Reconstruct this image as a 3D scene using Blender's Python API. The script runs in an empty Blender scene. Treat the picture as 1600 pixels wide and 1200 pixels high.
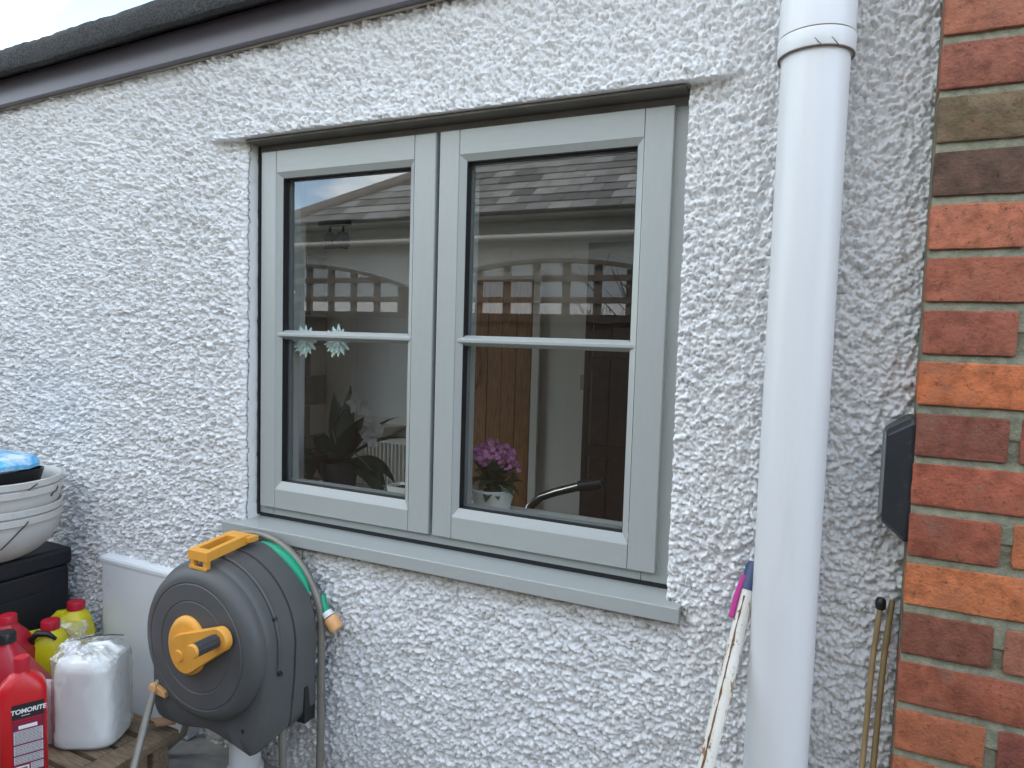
import bpy, math, random
import numpy as np
from mathutils import Vector, Matrix
random.seed(4)
SC = bpy.context.scene
COL = SC.collection

# ------------------------------------------------------------------ camera, sky, sun, exposure
YAW, PITCH, ROLL, FOC, CAMD = .4401, -.0688, .0292, 1080.0, 1.268
fw = np.array([-math.sin(YAW)*math.cos(PITCH), math.cos(YAW)*math.cos(PITCH), math.sin(PITCH)])
r0 = np.cross(fw, [0, 0, 1]); r0 /= np.linalg.norm(r0)
u0 = np.cross(r0, fw)
rt = r0*math.cos(ROLL) + u0*math.sin(ROLL)
up = -r0*math.sin(ROLL) + u0*math.cos(ROLL)
cam = bpy.data.cameras.new('camera')
cam.sensor_width = 36.0
cam.lens = 36.0*FOC/1600.0
cam.clip_start = .02
cam.clip_end = 3000
camo = bpy.data.objects.new('camera', cam)
COL.objects.link(camo)
camo.matrix_world = Matrix(((rt[0], up[0], -fw[0], 0), (rt[1], up[1], -fw[1], -CAMD), (rt[2], up[2], -fw[2], 0), (0, 0, 0, 1)))
SC.camera = camo

SUN_DIR = Vector((.62, .50, .86)).normalized()      # towards the sun: behind the rendered house
SUN_EL = math.asin(SUN_DIR.z)
SUN_AZ = math.atan2(SUN_DIR.x, SUN_DIR.y)
world = bpy.data.worlds.new('World'); SC.world = world
world.use_nodes = True
wt = world.node_tree; wt.nodes.clear()
def wn(t, **k):
    n = wt.nodes.new(t)
    for a, b in k.items(): setattr(n, a, b)
    return n
wo = wn('ShaderNodeOutputWorld'); wb = wn('ShaderNodeBackground'); wb.inputs['Strength'].default_value = .13
sky = wn('ShaderNodeTexSky', sky_type='NISHITA', sun_disc=False, sun_elevation=SUN_EL, sun_rotation=SUN_AZ)
sky.air_density = 1.0; sky.dust_density = .2; sky.ozone_density = 1.6
CLOUD_SEED = 32.88
tc = wn('ShaderNodeTexCoord')
sep = wn('ShaderNodeSeparateXYZ'); wt.links.new(tc.outputs['Generated'], sep.inputs[0])
zz = wn('ShaderNodeMath', operation='MAXIMUM'); zz.inputs[1].default_value = 0.0; wt.links.new(sep.outputs['Z'], zz.inputs[0])
za = wn('ShaderNodeMath', operation='ADD'); za.inputs[1].default_value = .25; wt.links.new(zz.outputs[0], za.inputs[0])
dv = wn('ShaderNodeVectorMath', operation='DIVIDE')
cb = wn('ShaderNodeCombineXYZ')
for i in range(3): wt.links.new(za.outputs[0], cb.inputs[i])
wt.links.new(tc.outputs['Generated'], dv.inputs[0]); wt.links.new(cb.outputs[0], dv.inputs[1])
cn = wn('ShaderNodeTexNoise', noise_dimensions='4D'); cn.inputs['W'].default_value = CLOUD_SEED; cn.inputs['Scale'].default_value = 1.9; cn.inputs['Detail'].default_value = 7; cn.inputs['Roughness'].default_value = .58
wt.links.new(dv.outputs[0], cn.inputs['Vector'])
cr = wn('ShaderNodeValToRGB'); cr.color_ramp.elements[0].position = .455; cr.color_ramp.elements[1].position = .62
wt.links.new(cn.outputs['Fac'], cr.inputs[0])
cm = wn('ShaderNodeMath', operation='MULTIPLY'); cm.inputs[1].default_value = .85; wt.links.new(cr.outputs[0], cm.inputs[0])
cadd = wn('ShaderNodeMath', operation='ADD'); cadd.inputs[1].default_value = .05; wt.links.new(cm.outputs[0], cadd.inputs[0])
mx = wn('ShaderNodeMix', data_type='RGBA')
wt.links.new(cadd.outputs[0], mx.inputs['Factor']); wt.links.new(sky.outputs[0], mx.inputs['A'])
mx.inputs['B'].default_value = (10.3, 10.7, 10.1, 1)
wt.links.new(mx.outputs['Result'], wb.inputs['Color'])
wt.links.new(wb.outputs[0], wo.inputs[0])

sl = bpy.data.lights.new('sun', 'SUN'); sl.energy = 2.4; sl.angle = math.radians(.53); sl.color = (1, .95, .88)
so = bpy.data.objects.new('sun', sl); COL.objects.link(so)
so.rotation_euler = (-SUN_DIR).to_track_quat('-Z', 'Y').to_euler()

SC.view_settings.view_transform = 'Standard'
SC.view_settings.look = 'None'
SC.view_settings.gamma = 1
SC.view_settings.use_curve_mapping = False
SC.view_settings.exposure = 1.93
SC.render.engine = 'CYCLES'
SC.cycles.use_denoising = True
SC.cycles.max_bounces = 10
SC.cycles.diffuse_bounces = 6
SC.cycles.transparent_max_bounces = 16
SC.cycles.caustics_reflective = False
SC.cycles.caustics_refractive = False

# ------------------------------------------------------------------ helpers
def ray(px, py):
    return rt*(px-800)/FOC - up*(py-600)/FOC + fw
def at(px, py, Y):
    """measured point of the photograph at depth plane y = Y, metres"""
    d = ray(px, py); s = (Y+CAMD)/d[1]
    return Vector((d[0]*s, Y, d[2]*s))

class MB:
    def __init__(s): s.v = []; s.f = []; s.m = []
    def add(s, vs, fs, mi=0):
        o = len(s.v); s.v += [tuple(p) for p in vs]; s.f += [tuple(i+o for i in f) for f in fs]; s.m += [mi]*len(fs)
        return s
    def box(s, x0, x1, y0, y1, z0, z1, mi=0):
        vs = [(x, y, z) for z in (z0, z1) for y in (y0, y1) for x in (x0, x1)]
        return s.add(vs, [(0, 2, 3, 1), (4, 5, 7, 6), (0, 1, 5, 4), (2, 6, 7, 3), (0, 4, 6, 2), (1, 3, 7, 5)], mi)
    def rings(s, rings, cap0=True, cap1=True, closed=True, mi=0):
        n = len(rings[0]); vs = [p for r in rings for p in r]; fs = []
        for i in range(len(rings)-1):
            for j in range(n if closed else n-1):
                k = (j+1) % n
                fs.append((i*n+j, i*n+k, (i+1)*n+k, (i+1)*n+j))
        if cap0: fs.append(tuple(range(n-1, -1, -1)))
        if cap1: fs.append(tuple((len(rings)-1)*n+j for j in range(n)))
        return s.add(vs, fs, mi)
    def tube(s, pts, r, n=10, mi=0, cap=True):
        pts = [Vector(p) for p in pts]; rings = []
        t0 = (pts[1]-pts[0]).normalized()
        a = t0.orthogonal().normalized()
        for i, p in enumerate(pts):
            t = (pts[min(i+1, len(pts)-1)]-pts[max(i-1, 0)]).normalized()
            a = (a - t*a.dot(t)).normalized(); b = t.cross(a)
            rr = r[i] if hasattr(r, '__len__') else r
            rings.append([p + (a*math.cos(2*math.pi*k/n)+b*math.sin(2*math.pi*k/n))*rr for k in range(n)])
        return s.rings(rings, cap, cap, mi=mi)
    def lathe(s, prof, c=(0, 0, 0), axis='z', n=32, cap0=False, cap1=False, mi=0):
        rings = []
        for r, h in prof:
            ring = []
            for k in range(n):
                a = 2*math.pi*k/n; x = r*math.cos(a); y = r*math.sin(a)
                if axis == 'z': p = (c[0]+x, c[1]+y, c[2]+h)
                elif axis == 'y': p = (c[0]+x, c[1]+h, c[2]-y)
                else: p = (c[0]+h, c[1]+x, c[2]+y)
                ring.append(p)
            rings.append(ring)
        return s.rings(rings, cap0, cap1, mi=mi)
    def prism(s, outline, y0, y1, mi=0):
        """outline: (x, z) pairs, extruded along y"""
        return s.rings([[(x, y0, z) for x, z in outline], [(x, y1, z) for x, z in outline]], mi=mi)
    def xf(s, fn):
        s.v = [tuple(fn(Vector(p))) for p in s.v]; return s
    def obj(s, name, mat, parent=None, smooth=None, bevel=0, local=False, label=None):
        me = bpy.data.meshes.new(name)
        v = s.v
        me.from_pydata(v, [], s.f)
        for m_ in (mat if isinstance(mat, (list, tuple)) else [mat]): me.materials.append(m_)
        if any(s.m): me.polygons.foreach_set('material_index', s.m)
        if smooth is not None:
            me.polygons.foreach_set('use_smooth', [True]*len(me.polygons))
            me.set_sharp_from_angle(angle=math.radians(smooth))
        me.update()
        o = bpy.data.objects.new(name, me); COL.objects.link(o)
        if parent:
            o.parent = parent
            if not local:
                off = Vector(); p = parent
                while p: off += p.location; p = p.parent
                o.location = -off
        if bevel:
            b = o.modifiers.new('bevel', 'BEVEL'); b.width = bevel; b.segments = 2; b.limit_method = 'ANGLE'; b.angle_limit = math.radians(35)
            b.harden_normals = False
        if label: o['label'] = label
        return o

def tag(o, label=None, cat=None, group=None, kind=None):
    if label: o['label'] = label
    if cat: o['category'] = cat
    if group: o['group'] = group
    if kind: o['kind'] = kind
    elif cat: o['kind'] = 'thing'
    return o
def thing(name, label, cat, loc=(0, 0, 0), group=None):
    o = bpy.data.objects.new(name, None); COL.objects.link(o); o.location = loc; o.empty_display_size = .05
    return tag(o, label, cat, group)
def dup(root, parent=None):
    c = root.copy(); COL.objects.link(c); c.parent = parent
    for ch in list(root.children): dup(ch, c)
    return c

def sup_ring(a, b, z, e=4, n=32, cx=0, cy=0):
    out = []
    for k in range(n):
        t = 2*math.pi*(k+.5)/n; c, s_ = math.cos(t), math.sin(t)
        out.append((cx+a*math.copysign(abs(c)**(2/e), c), cy+b*math.copysign(abs(s_)**(2/e), s_), z))
    return out
def loft(secs, n=32, cap0=True, cap1=True):
    """secs: (z, half x, half y, exponent[, cx, cy])"""
    m = MB(); m.rings([sup_ring(q[1], q[2], q[0], q[3], n, *(q[4:6] if len(q) > 4 else ())) for q in secs], cap0, cap1)
    return m

# ------------------------------------------------------------------ materials
def mat(name, col, rough=.5, metal=0, spec=.5, var=None, bump=None, dirt=None, coat=0, trans=0, alpha=1, objcol=False, stretch=None, sss=0):
    m = bpy.data.materials.new(name); m.use_nodes = True
    nt = m.node_tree; N = nt.nodes; L = nt.links
    p = N['Principled BSDF']
    p.inputs['Base Color'].default_value = (*col, 1); p.inputs['Roughness'].default_value = rough
    p.inputs['Metallic'].default_value = metal; p.inputs['Specular IOR Level'].default_value = spec
    p.inputs['Coat Weight'].default_value = coat; p.inputs['Transmission Weight'].default_value = trans
    p.inputs['Alpha'].default_value = alpha
    if sss:
        p.inputs['Subsurface Weight'].default_value = sss; p.inputs['Subsurface Radius'].default_value = (.02, .02, .02); p.inputs['Subsurface Scale'].default_value = 1
    tcn = N.new('ShaderNodeTexCoord'); vec = tcn.outputs['Object']
    if stretch:
        mp = N.new('ShaderNodeMapping'); mp.inputs['Scale'].default_value = stretch; L.new(vec, mp.inputs[0]); vec = mp.outputs[0]
    cur = None
    if objcol:
        oi = N.new('ShaderNodeObjectInfo'); cur = oi.outputs['Color']
        ad = N.new('ShaderNodeVectorMath'); ad.operation = 'SCALE'; L.new(oi.outputs['Random'], ad.inputs['Scale']); ad.inputs[0].default_value = (7.3, 3.1, 5.7)
        a2 = N.new('ShaderNodeVectorMath'); a2.operation = 'ADD'; L.new(vec, a2.inputs[0]); L.new(ad.outputs[0], a2.inputs[1]); vec = a2.outputs[0]
    def noise(scale, detail=5, rg=.6):
        n = N.new('ShaderNodeTexNoise'); n.inputs['Scale'].default_value = scale; n.inputs['Detail'].default_value = detail; n.inputs['Roughness'].default_value = rg
        L.new(vec, n.inputs['Vector']); return n.outputs['Fac']
    def mixc(a, b, fac, mode='MIX'):
        x = N.new('ShaderNodeMix'); x.data_type = 'RGBA'; x.blend_type = mode
        for sock, val in (('A', a), ('B', b)):
            if hasattr(val, 'is_linked'): L.new(val, x.inputs[sock])
            else: x.inputs[sock].default_value = (*val, 1)
        if hasattr(fac, 'is_linked'): L.new(fac, x.inputs['Factor'])
        else: x.inputs['Factor'].default_value = fac
        return x.outputs['Result']
    def ramp(f, a, b):
        r = N.new('ShaderNodeMapRange'); r.inputs['From Min'].default_value = a; r.inputs['From Max'].default_value = b; L.new(f, r.inputs['Value']); return r.outputs['Result']
    if var:     # (scale, amount) brightness mottling
        base = cur if cur is not None else col
        f = ramp(noise(var[0]), .3, .7)
        lo = mixc(base, (1-var[1],)*3, 1.0, 'MULTIPLY'); hi = mixc(base, (1+var[1],)*3, 1.0, 'MULTIPLY')
        cur = mixc(lo, hi, f)
    if dirt:    # (scale, threshold lo, hi, colour)
        for d in (dirt if isinstance(dirt, list) else [dirt]):
            cur = mixc(cur if cur is not None else col, d[3], ramp(noise(d[0], 6, .65), d[1], d[2]))
    if cur is not None: L.new(cur, p.inputs['Base Color'])
    if bump:    # (scale, strength, distance)
        b = N.new('ShaderNodeBump'); b.inputs['Strength'].default_value = bump[1]; b.inputs['Distance'].default_value = bump[2]
        L.new(noise(bump[0]), b.inputs['Height']); L.new(b.outputs[0], p.inputs['Normal'])
    m['p'] = 1
    return m

M = {}
M['render'] = mat('white_roughcast', (.80, .80, .80), .75, spec=.3, var=(3, .03), dirt=[(9, .66, .8, (.62, .60, .56)), (130, .74, .80, (.30, .28, .25))], bump=(520, .4, .0015))
M['sage'] = mat('sage_foil', (.375, .393, .378), .30, spec=.5, var=(30, .025), bump=(160, .12, .001), stretch=(4, 4, .6))
M['sage_h'] = mat('sage_foil_rail', (.375, .393, .378), .30, spec=.5, var=(30, .025), bump=(160, .12, .001), stretch=(.6, 4, 4))
M['olive'] = mat('olive_trim_and_head_shade', (.13, .12, .10), .6, var=(14, .15))  # trim tone; over the frame head it paints in the lintel's shade
M['rubber'] = mat('black_rubber', (.012, .012, .013), .5)
M['alu'] = mat('spacer_aluminium', (.20, .21, .21), .6)
M['pvc'] = mat('white_pvc', (.66, .665, .68), .36, spec=.45, var=(5, .05), dirt=[(60, .70, .80, (.34, .32, .29)), (9, .56, .80, (.62, .62, .60))], bump=(60, .05, .001), stretch=(2, 2, .25))
M['dark_joint'] = mat('dirty_joint', (.16, .13, .10), .8)
M['brick'] = mat('brick_clay', (.35, .1, .05), .85, spec=.25, objcol=True, var=(42, .36), dirt=[(120, .56, .72, (.12, .055, .035)), (21, .55, .80, (.17, .085, .06)), (150, .655, .70, (.04, .022, .016)), (300, .73, .80, (.36, .24, .17)), (48, .68, .90, (.30, .18, .13)), (9, .56, .78, (.20, .12, .09))], bump=(190, .9, .003))
M['mortar'] = mat('grey_green_mortar', (.22, .215, .155), .95, spec=.2, var=(60, .30), dirt=[(26, .55, .78, (.36, .33, .26)), (90, .62, .76, (.11, .105, .07))], bump=(260, .8, .003))
M['fascia'] = mat('dark_fascia', (.105, .094, .112), .35, spec=.5, var=(5, .08), dirt=[(14, .7, .9, (.12, .11, .11))])
M['felt'] = mat('mineral_felt', (.040, .040, .040), .95, var=(240, .9), dirt=[(500, .68, .76, (.12, .12, .12)), (12, .6, .8, (.05, .055, .045))], bump=(420, .9, .004))
M['bead'] = mat('stained_bead', (.30, .26, .21), .8, var=(25, .3), bump=(60, .4, .003))
M['reel'] = mat('reel_grey', (.084, .085, .086), .48, spec=.4, var=(9, .10), dirt=[(160, .76, .8, (.3, .3, .3))], bump=(500, .12, .0008))
M['orange'] = mat('orange_plastic', (.72, .33, .045), .45, var=(18, .10), dirt=[(50, .66, .85, (.42, .2, .05))])
M['peach'] = mat('faded_orange_plastic', (.72, .38, .16), .5, var=(30, .12))
M['grip'] = mat('grip_dark', (.045, .047, .052), .5)
M['steel'] = mat('weathered_tube', (.22, .205, .175), .45, metal=.35, var=(16, .18), dirt=[(60, .66, .8, (.12, .09, .06))])
M['green'] = mat('green_hose', (.0, .30, .16), .35)
M['box'] = mat('black_storage_plastic', (.012, .013, .018), .5, var=(8, .2), bump=(90, .15, .001))
M['bowl'] = mat('aged_white_bowl', (.52, .51, .49), .5, var=(9, .08), dirt=[(26, .60, .82, (.30, .28, .25)), (7, .58, .8, (.44, .42, .39))])
M['wire'] = mat('rusty_wire', (.07, .05, .04), .6)
M['black'] = mat('black_plastic', (.012, .012, .014), .4, var=(20, .2))
M['vent'] = mat('vent_black', (.02, .022, .026), .38, var=(14, .3), dirt=[(45, .6, .85, (.07, .075, .08))])
M['meter'] = mat('meter_box_white', (.74, .76, .78), .45, var=(6, .03), dirt=[(20, .66, .9, (.5, .48, .45))])
M['red'] = mat('red_plastic', (.55, .012, .018), .32, var=(12, .08))
M['redcap'] = mat('red_cap', (.48, .012, .03), .4)
M['darkred'] = mat('deep_red_plastic', (.40, .012, .028), .32, var=(10, .1))
M['yellow'] = mat('yellow_plastic', (.66, .58, .015), .38, var=(10, .06))
M['jerry'] = mat('milky_plastic', (.82, .83, .80), .4, var=(8, .03), sss=.25)
M['wood'] = mat('weathered_slat', (.17, .12, .075), .8, var=(45, .45), dirt=[(30, .58, .8, (.06, .05, .035))], bump=(120, .5, .002), stretch=(.5, 5, 5))
M['concrete'] = mat('grey_concrete', (.27, .265, .25), .92, var=(14, .25), dirt=[(50, .62, .8, (.15, .15, .14))], bump=(120, .5, .004))
M['patio'] = mat('patio_ground', (.15, .145, .135), .9, var=(5, .15), bump=(60, .4, .005))
M['rustpole'] = mat('rusty_white_paint', (.70, .68, .62), .55, var=(20, .06), dirt=[(9, .50, .75, (.60, .54, .40)), (60, .555, .63, (.26, .11, .04)), (150, .60, .66, (.09, .05, .03))], stretch=(1, 1, .4))
M['rust'] = mat('rust_line', (.16, .07, .03), .9, var=(90, .5))
M['pink'] = mat('magenta_clip', (.45, .02, .22), .4)
M['blue'] = mat('navy_cap', (.03, .05, .13), .4)
M['cane'] = mat('bamboo_cane', (.27, .19, .09), .55, var=(30, .2), stretch=(4, 4, .5))
M['label_black'] = mat('label_black', (.015, .012, .014), .4)
M['label_grey'] = mat('label_pale', (.55, .52, .55), .45)
M['label_white'] = mat('label_white', (.8, .8, .8), .45)
M['label_wine'] = mat('label_wine', (.20, .01, .04), .4)
# interior
M['int_wall'] = mat('interior_white', (.80, .79, .75), .8)
M['int_dark'] = mat('grey_wall_tile', (.30, .30, .30), .4, var=(12, .1))
M['pine'] = mat('pine_board', (.30, .125, .035), .5, var=(30, .35), dirt=[(16, .60, .78, (.14, .05, .015))], stretch=(5, 5, .5))
M['brown_door'] = mat('dark_brown_door', (.05, .028, .02), .5, var=(20, .2))
M['int_floor'] = mat('interior_floor', (.25, .2, .15), .5)
M['worktop'] = mat('dark_worktop', (.06, .055, .05), .35)
M['radiator'] = mat('radiator_white', (.8, .8, .77), .4)
M['swplate'] = mat('switch_plate', (.42, .42, .40), .4)
M['chrome'] = mat('chrome', (.35, .35, .36), .12, metal=1)
M['leaf'] = mat('dark_leaf', (.010, .022, .012), .4, var=(30, .3))
M['leaf2'] = mat('kalanchoe_leaf', (.03, .06, .02), .45, var=(40, .3))
M['petal_pink'] = mat('pink_petal', (.36, .12, .26), .6, var=(90, .3), sss=.1)
M['petal_grey'] = mat('pale_petal', (.17, .17, .165), .6, sss=.1)
M['mint'] = mat('mint_paper', (.66, .84, .80), .6)
M['pot'] = mat('white_pot', (.72, .72, .68), .4)
M['soil'] = mat('soil', (.03, .022, .016), .9)
M['lampdark'] = mat('lamp_grey', (.06, .06, .06), .4)
# opposite side
M['slate'] = mat('roof_slate', (.17, .17, .175), .55, objcol=True, var=(9, .25), dirt=[(16, .62, .8, (.30, .29, .26))], bump=(40, .4, .004))
M['lattice'] = mat('faded_lattice', (.10, .08, .062), .7, var=(20, .2))
M['fence'] = mat('brown_fence', (.032, .021, .014), .7, var=(20, .3), stretch=(4, 4, .5))
M['opp_wall'] = mat('opposite_render', (.66, .66, .65), .8, var=(40, .05), bump=(60, .9, .02))
M['gutter'] = mat('gutter_white', (.62, .61, .58), .4)
M['trim'] = mat('dull_trim', (.34, .33, .31), .5)
M['gutdark'] = mat('dull_gutter', (.11, .108, .09), .5, var=(10, .15))
M['bark'] = mat('shrub_bark', (.07, .055, .045), .85)

def glass_mat(name, f0=.042, tint=(.93, .95, .94)):
    m = bpy.data.materials.new(name); m.use_nodes = True; nt = m.node_tree; nt.nodes.clear()
    o = nt.nodes.new('ShaderNodeOutputMaterial'); mixs = nt.nodes.new('ShaderNodeMixShader')
    t = nt.nodes.new('ShaderNodeBsdfTransparent'); t.inputs[0].default_value = (*tint, 1)
    g = nt.nodes.new('ShaderNodeBsdfGlossy'); g.inputs['Roughness'].default_value = 0; g.inputs['Color'].default_value = (1, 1, 1, 1)
    lw = nt.nodes.new('ShaderNodeLayerWeight'); lw.inputs['Blend'].default_value = .5
    pw = nt.nodes.new('ShaderNodeMath'); pw.operation = 'POWER'; pw.inputs[1].default_value = 5; nt.links.new(lw.outputs['Facing'], pw.inputs[0])
    ma = nt.nodes.new('ShaderNodeMath'); ma.operation = 'MULTIPLY_ADD'; ma.inputs[1].default_value = 1-f0; ma.inputs[2].default_value = f0; nt.links.new(pw.outputs[0], ma.inputs[0])
    nt.links.new(ma.outputs[0], mixs.inputs[0]); nt.links.new(t.outputs[0], mixs.inputs[1]); nt.links.new(g.outputs[0], mixs.inputs[2]); nt.links.new(mixs.outputs[0], o.inputs[0])
    return m
M['glass'] = glass_mat('window_glass', .125, (.96, .98, .97))
def film_mat():
    m = bpy.data.materials.new('clear_bag_film'); m.use_nodes = True; nt = m.node_tree; nt.nodes.clear()
    o = nt.nodes.new('ShaderNodeOutputMaterial')
    t = nt.nodes.new('ShaderNodeBsdfTransparent'); t.inputs[0].default_value = (.97, .97, .98, 1)
    g = nt.nodes.new('ShaderNodeBsdfGlossy'); g.inputs['Roughness'].default_value = .12
    d = nt.nodes.new('ShaderNodeBsdfDiffuse'); d.inputs[0].default_value = (.85, .87, .9, 1)
    a = nt.nodes.new('ShaderNodeMixShader'); b = nt.nodes.new('ShaderNodeMixShader')
    lw = nt.nodes.new('ShaderNodeLayerWeight'); lw.inputs['Blend'].default_value = .35
    mr = nt.nodes.new('ShaderNodeMapRange'); mr.inputs['To Min'].default_value = .06; mr.inputs['To Max'].default_value = .6; nt.links.new(lw.outputs['Facing'], mr.inputs['Value'])
    a.inputs[0].default_value = .07
    nt.links.new(t.outputs[0], a.inputs[1]); nt.links.new(d.outputs[0], a.inputs[2])
    nt.links.new(mr.outputs[0], b.inputs[0]); nt.links.new(a.outputs[0], b.inputs[1]); nt.links.new(g.outputs[0], b.inputs[2]); nt.links.new(b.outputs[0], o.inputs[0])
    return m
M['film'] = film_mat()

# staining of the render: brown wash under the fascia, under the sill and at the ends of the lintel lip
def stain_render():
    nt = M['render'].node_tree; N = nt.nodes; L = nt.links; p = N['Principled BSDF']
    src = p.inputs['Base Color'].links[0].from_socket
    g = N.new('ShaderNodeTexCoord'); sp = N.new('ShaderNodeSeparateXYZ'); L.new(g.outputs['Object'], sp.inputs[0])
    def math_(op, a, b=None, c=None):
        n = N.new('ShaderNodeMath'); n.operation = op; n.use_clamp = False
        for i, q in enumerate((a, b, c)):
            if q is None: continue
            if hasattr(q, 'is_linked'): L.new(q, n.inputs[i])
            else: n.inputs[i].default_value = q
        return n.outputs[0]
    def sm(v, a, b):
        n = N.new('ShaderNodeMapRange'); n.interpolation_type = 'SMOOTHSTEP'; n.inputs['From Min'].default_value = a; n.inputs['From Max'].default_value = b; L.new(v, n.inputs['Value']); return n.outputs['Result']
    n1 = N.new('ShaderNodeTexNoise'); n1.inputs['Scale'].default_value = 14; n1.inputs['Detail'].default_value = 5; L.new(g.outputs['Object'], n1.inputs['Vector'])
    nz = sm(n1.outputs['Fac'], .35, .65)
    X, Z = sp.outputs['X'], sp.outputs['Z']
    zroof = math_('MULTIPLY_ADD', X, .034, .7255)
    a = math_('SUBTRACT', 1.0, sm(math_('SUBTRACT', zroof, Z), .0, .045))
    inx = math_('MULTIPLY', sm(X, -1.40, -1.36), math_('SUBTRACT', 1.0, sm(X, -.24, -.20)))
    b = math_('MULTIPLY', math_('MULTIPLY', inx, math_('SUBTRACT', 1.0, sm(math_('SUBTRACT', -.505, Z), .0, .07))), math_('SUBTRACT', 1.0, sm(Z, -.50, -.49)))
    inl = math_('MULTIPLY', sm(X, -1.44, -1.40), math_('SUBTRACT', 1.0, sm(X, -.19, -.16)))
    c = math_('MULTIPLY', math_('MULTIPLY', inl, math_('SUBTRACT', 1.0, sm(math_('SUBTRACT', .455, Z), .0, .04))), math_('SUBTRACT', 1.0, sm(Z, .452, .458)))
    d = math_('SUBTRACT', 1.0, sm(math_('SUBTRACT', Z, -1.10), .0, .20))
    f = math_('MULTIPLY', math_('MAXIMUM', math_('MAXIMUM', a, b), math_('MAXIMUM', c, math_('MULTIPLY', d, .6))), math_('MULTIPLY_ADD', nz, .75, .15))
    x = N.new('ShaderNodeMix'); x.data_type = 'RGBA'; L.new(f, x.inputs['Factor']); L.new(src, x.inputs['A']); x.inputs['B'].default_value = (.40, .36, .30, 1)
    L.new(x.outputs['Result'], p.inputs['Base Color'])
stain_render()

# ------------------------------------------------------------------ the roughcast wall
HX0, HX1, HZ0, HZ1 = -1.336, -.268, -.506, .459
FZ0 = -.476      # window opening
def axis(parts):
    out = []
    for a, b, s in parts:
        n = max(1, round((b-a)/s)); out += [a+(b-a)*i/n for i in range(n)]
    return np.array(out+[parts[-1][1]])
xs = axis([(-3.3, -2.5, .0055), (-2.5, -1.75, .0034), (-1.75, HX0, .0028), (HX0, -.80, .0029), (-.80, HX1, .0026), (HX1, .13, .0020)])
zs = axis([(-1.46, -1.12, .02), (-1.12, HZ0, .0024), (HZ0, HZ1, .0024), (HZ1, .745, .0024)])
def hsh(a, b, k):
    h = (a.astype(np.int64)*374761393 + b.astype(np.int64)*668265263 + k*2147483647) & 0xffffffff
    h = ((h ^ (h >> 13))*1274126177) & 0xffffffff
    h = ((h ^ (h >> 16))*2246822519) & 0xffffffff
    return ((h ^ (h >> 15)) & 0xffffff)/float(0x1000000)
def vnoise(X, Z, s, k):
    x = X/s; z = Z/s; ix = np.floor(x); iz = np.floor(z); fx = x-ix; fz = z-iz
    fx = fx*fx*(3-2*fx); fz = fz*fz*(3-2*fz)
    a = hsh(ix, iz, k); b = hsh(ix+1, iz, k); c = hsh(ix, iz+1, k); d = hsh(ix+1, iz+1, k)
    return (a*(1-fx)+b*fx)*(1-fz)+(c*(1-fx)+d*fx)*fz - .5
def lumps(X, Z, s, k, tilt=.5, sharp=1.0):
    """thrown pebbles of render: the highest of the tilted blobs that reach each point"""
    x = X/s; z = Z/s; ix = np.floor(x); iz = np.floor(z)
    best = np.full(X.shape, -9.0)
    for di in (-1, 0, 1):
        for dj in (-1, 0, 1):
            cx, cz = ix+di, iz+dj
            px = cx+hsh(cx, cz, k); pz = cz+hsh(cx, cz, k+1)
            dx, dz = x-px, z-pz
            ang = hsh(cx, cz, k+2)*6.283; st = .75+.7*hsh(cx, cz, k+3)
            ca, sa = np.cos(ang), np.sin(ang)
            u, w = (dx*ca+dz*sa)*st, (-dx*sa+dz*ca)/st
            d2 = u*u+w*w
            h = hsh(cx, cz, k+4)*.75 + tilt*(u*(hsh(cx, cz, k+5)-.5)+w*(hsh(cx, cz, k+6)-.5))*2 - sharp*(.35*d2+1.6*d2*d2)*(.6+.9*hsh(cx, cz, k+7))
            best = np.maximum(best, h)
    return best
def rough(X, Z, s0=.0112):
    wx = .004*vnoise(X, Z, .018, 11)+.0035*vnoise(X, Z, .006, 12); wz = .004*vnoise(X, Z, .018, 13)+.0035*vnoise(X, Z, .006, 14)
    a = lumps(X+wx, Z+wz, s0, 31, .85); b = lumps(X-wz+.3, Z+wx, s0*.50, 57, 1.0); c = lumps(X+wz+.7, Z-wx, s0*.26, 77, 1.2)
    h = .0072*np.clip(a, -.5, .95) + .0052*np.clip(b, -.5, 1.0) + .0032*np.clip(c, -.5, 1.0)
    h *= 1.18+.42*np.clip((-.75-X)/.7, 0, 1)
    h += .0016*vnoise(X, Z, .0055, 5) + .006*vnoise(X, Z, .11, 21) + .006*vnoise(X, Z, .035, 22)
    return h
def wall_y(X, Z):
    h = rough(X, Z)
    amp = 1 - .55*np.exp(-np.clip(HX0-X, 0, 9)/.028)*((Z > HZ0-.03) & (Z < HZ1) & (X <= HX0+1e-6)) - .35*np.exp(-np.clip(Z+1.05, 0, 9)/.10)
    # lintel bell: a lip of render over the opening
    sm = lambda t: np.clip(t, 0, 1)**2*(3-2*np.clip(t, 0, 1))
    inl = sm((X+1.47)/.07)*sm((-.16-X)/.06)
    lip = np.where(Z >= HZ1-1e-6, np.exp(-(Z-HZ1)/.07), 0)*inl*.013
    low = np.where(Z < HZ1-1e-6, np.exp(-(HZ1-Z)/.05), 0)*inl*.007
    y = -(h*amp) - lip + low + .0005
    # rounded arrises at the opening
    inz = (Z > HZ0-.02) & (Z < HZ1)
    for d in (HX0-X, X-HX1):
        dd = np.clip(d/.016, 0, 1)
        y += np.where(inz & (d >= -1e-6), .012*(1-np.sqrt(np.clip(1-(1-dd)**2, 0, 1))), 0)
    return y+.005
X, Z = np.meshgrid(xs, zs)
Y = wall_y(X, Z)
nx, nz = len(xs), len(zs)
V = np.stack([X.ravel(), Y.ravel(), Z.ravel()], 1)
I = np.arange(nz*nx).reshape(nz, nx)
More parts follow.
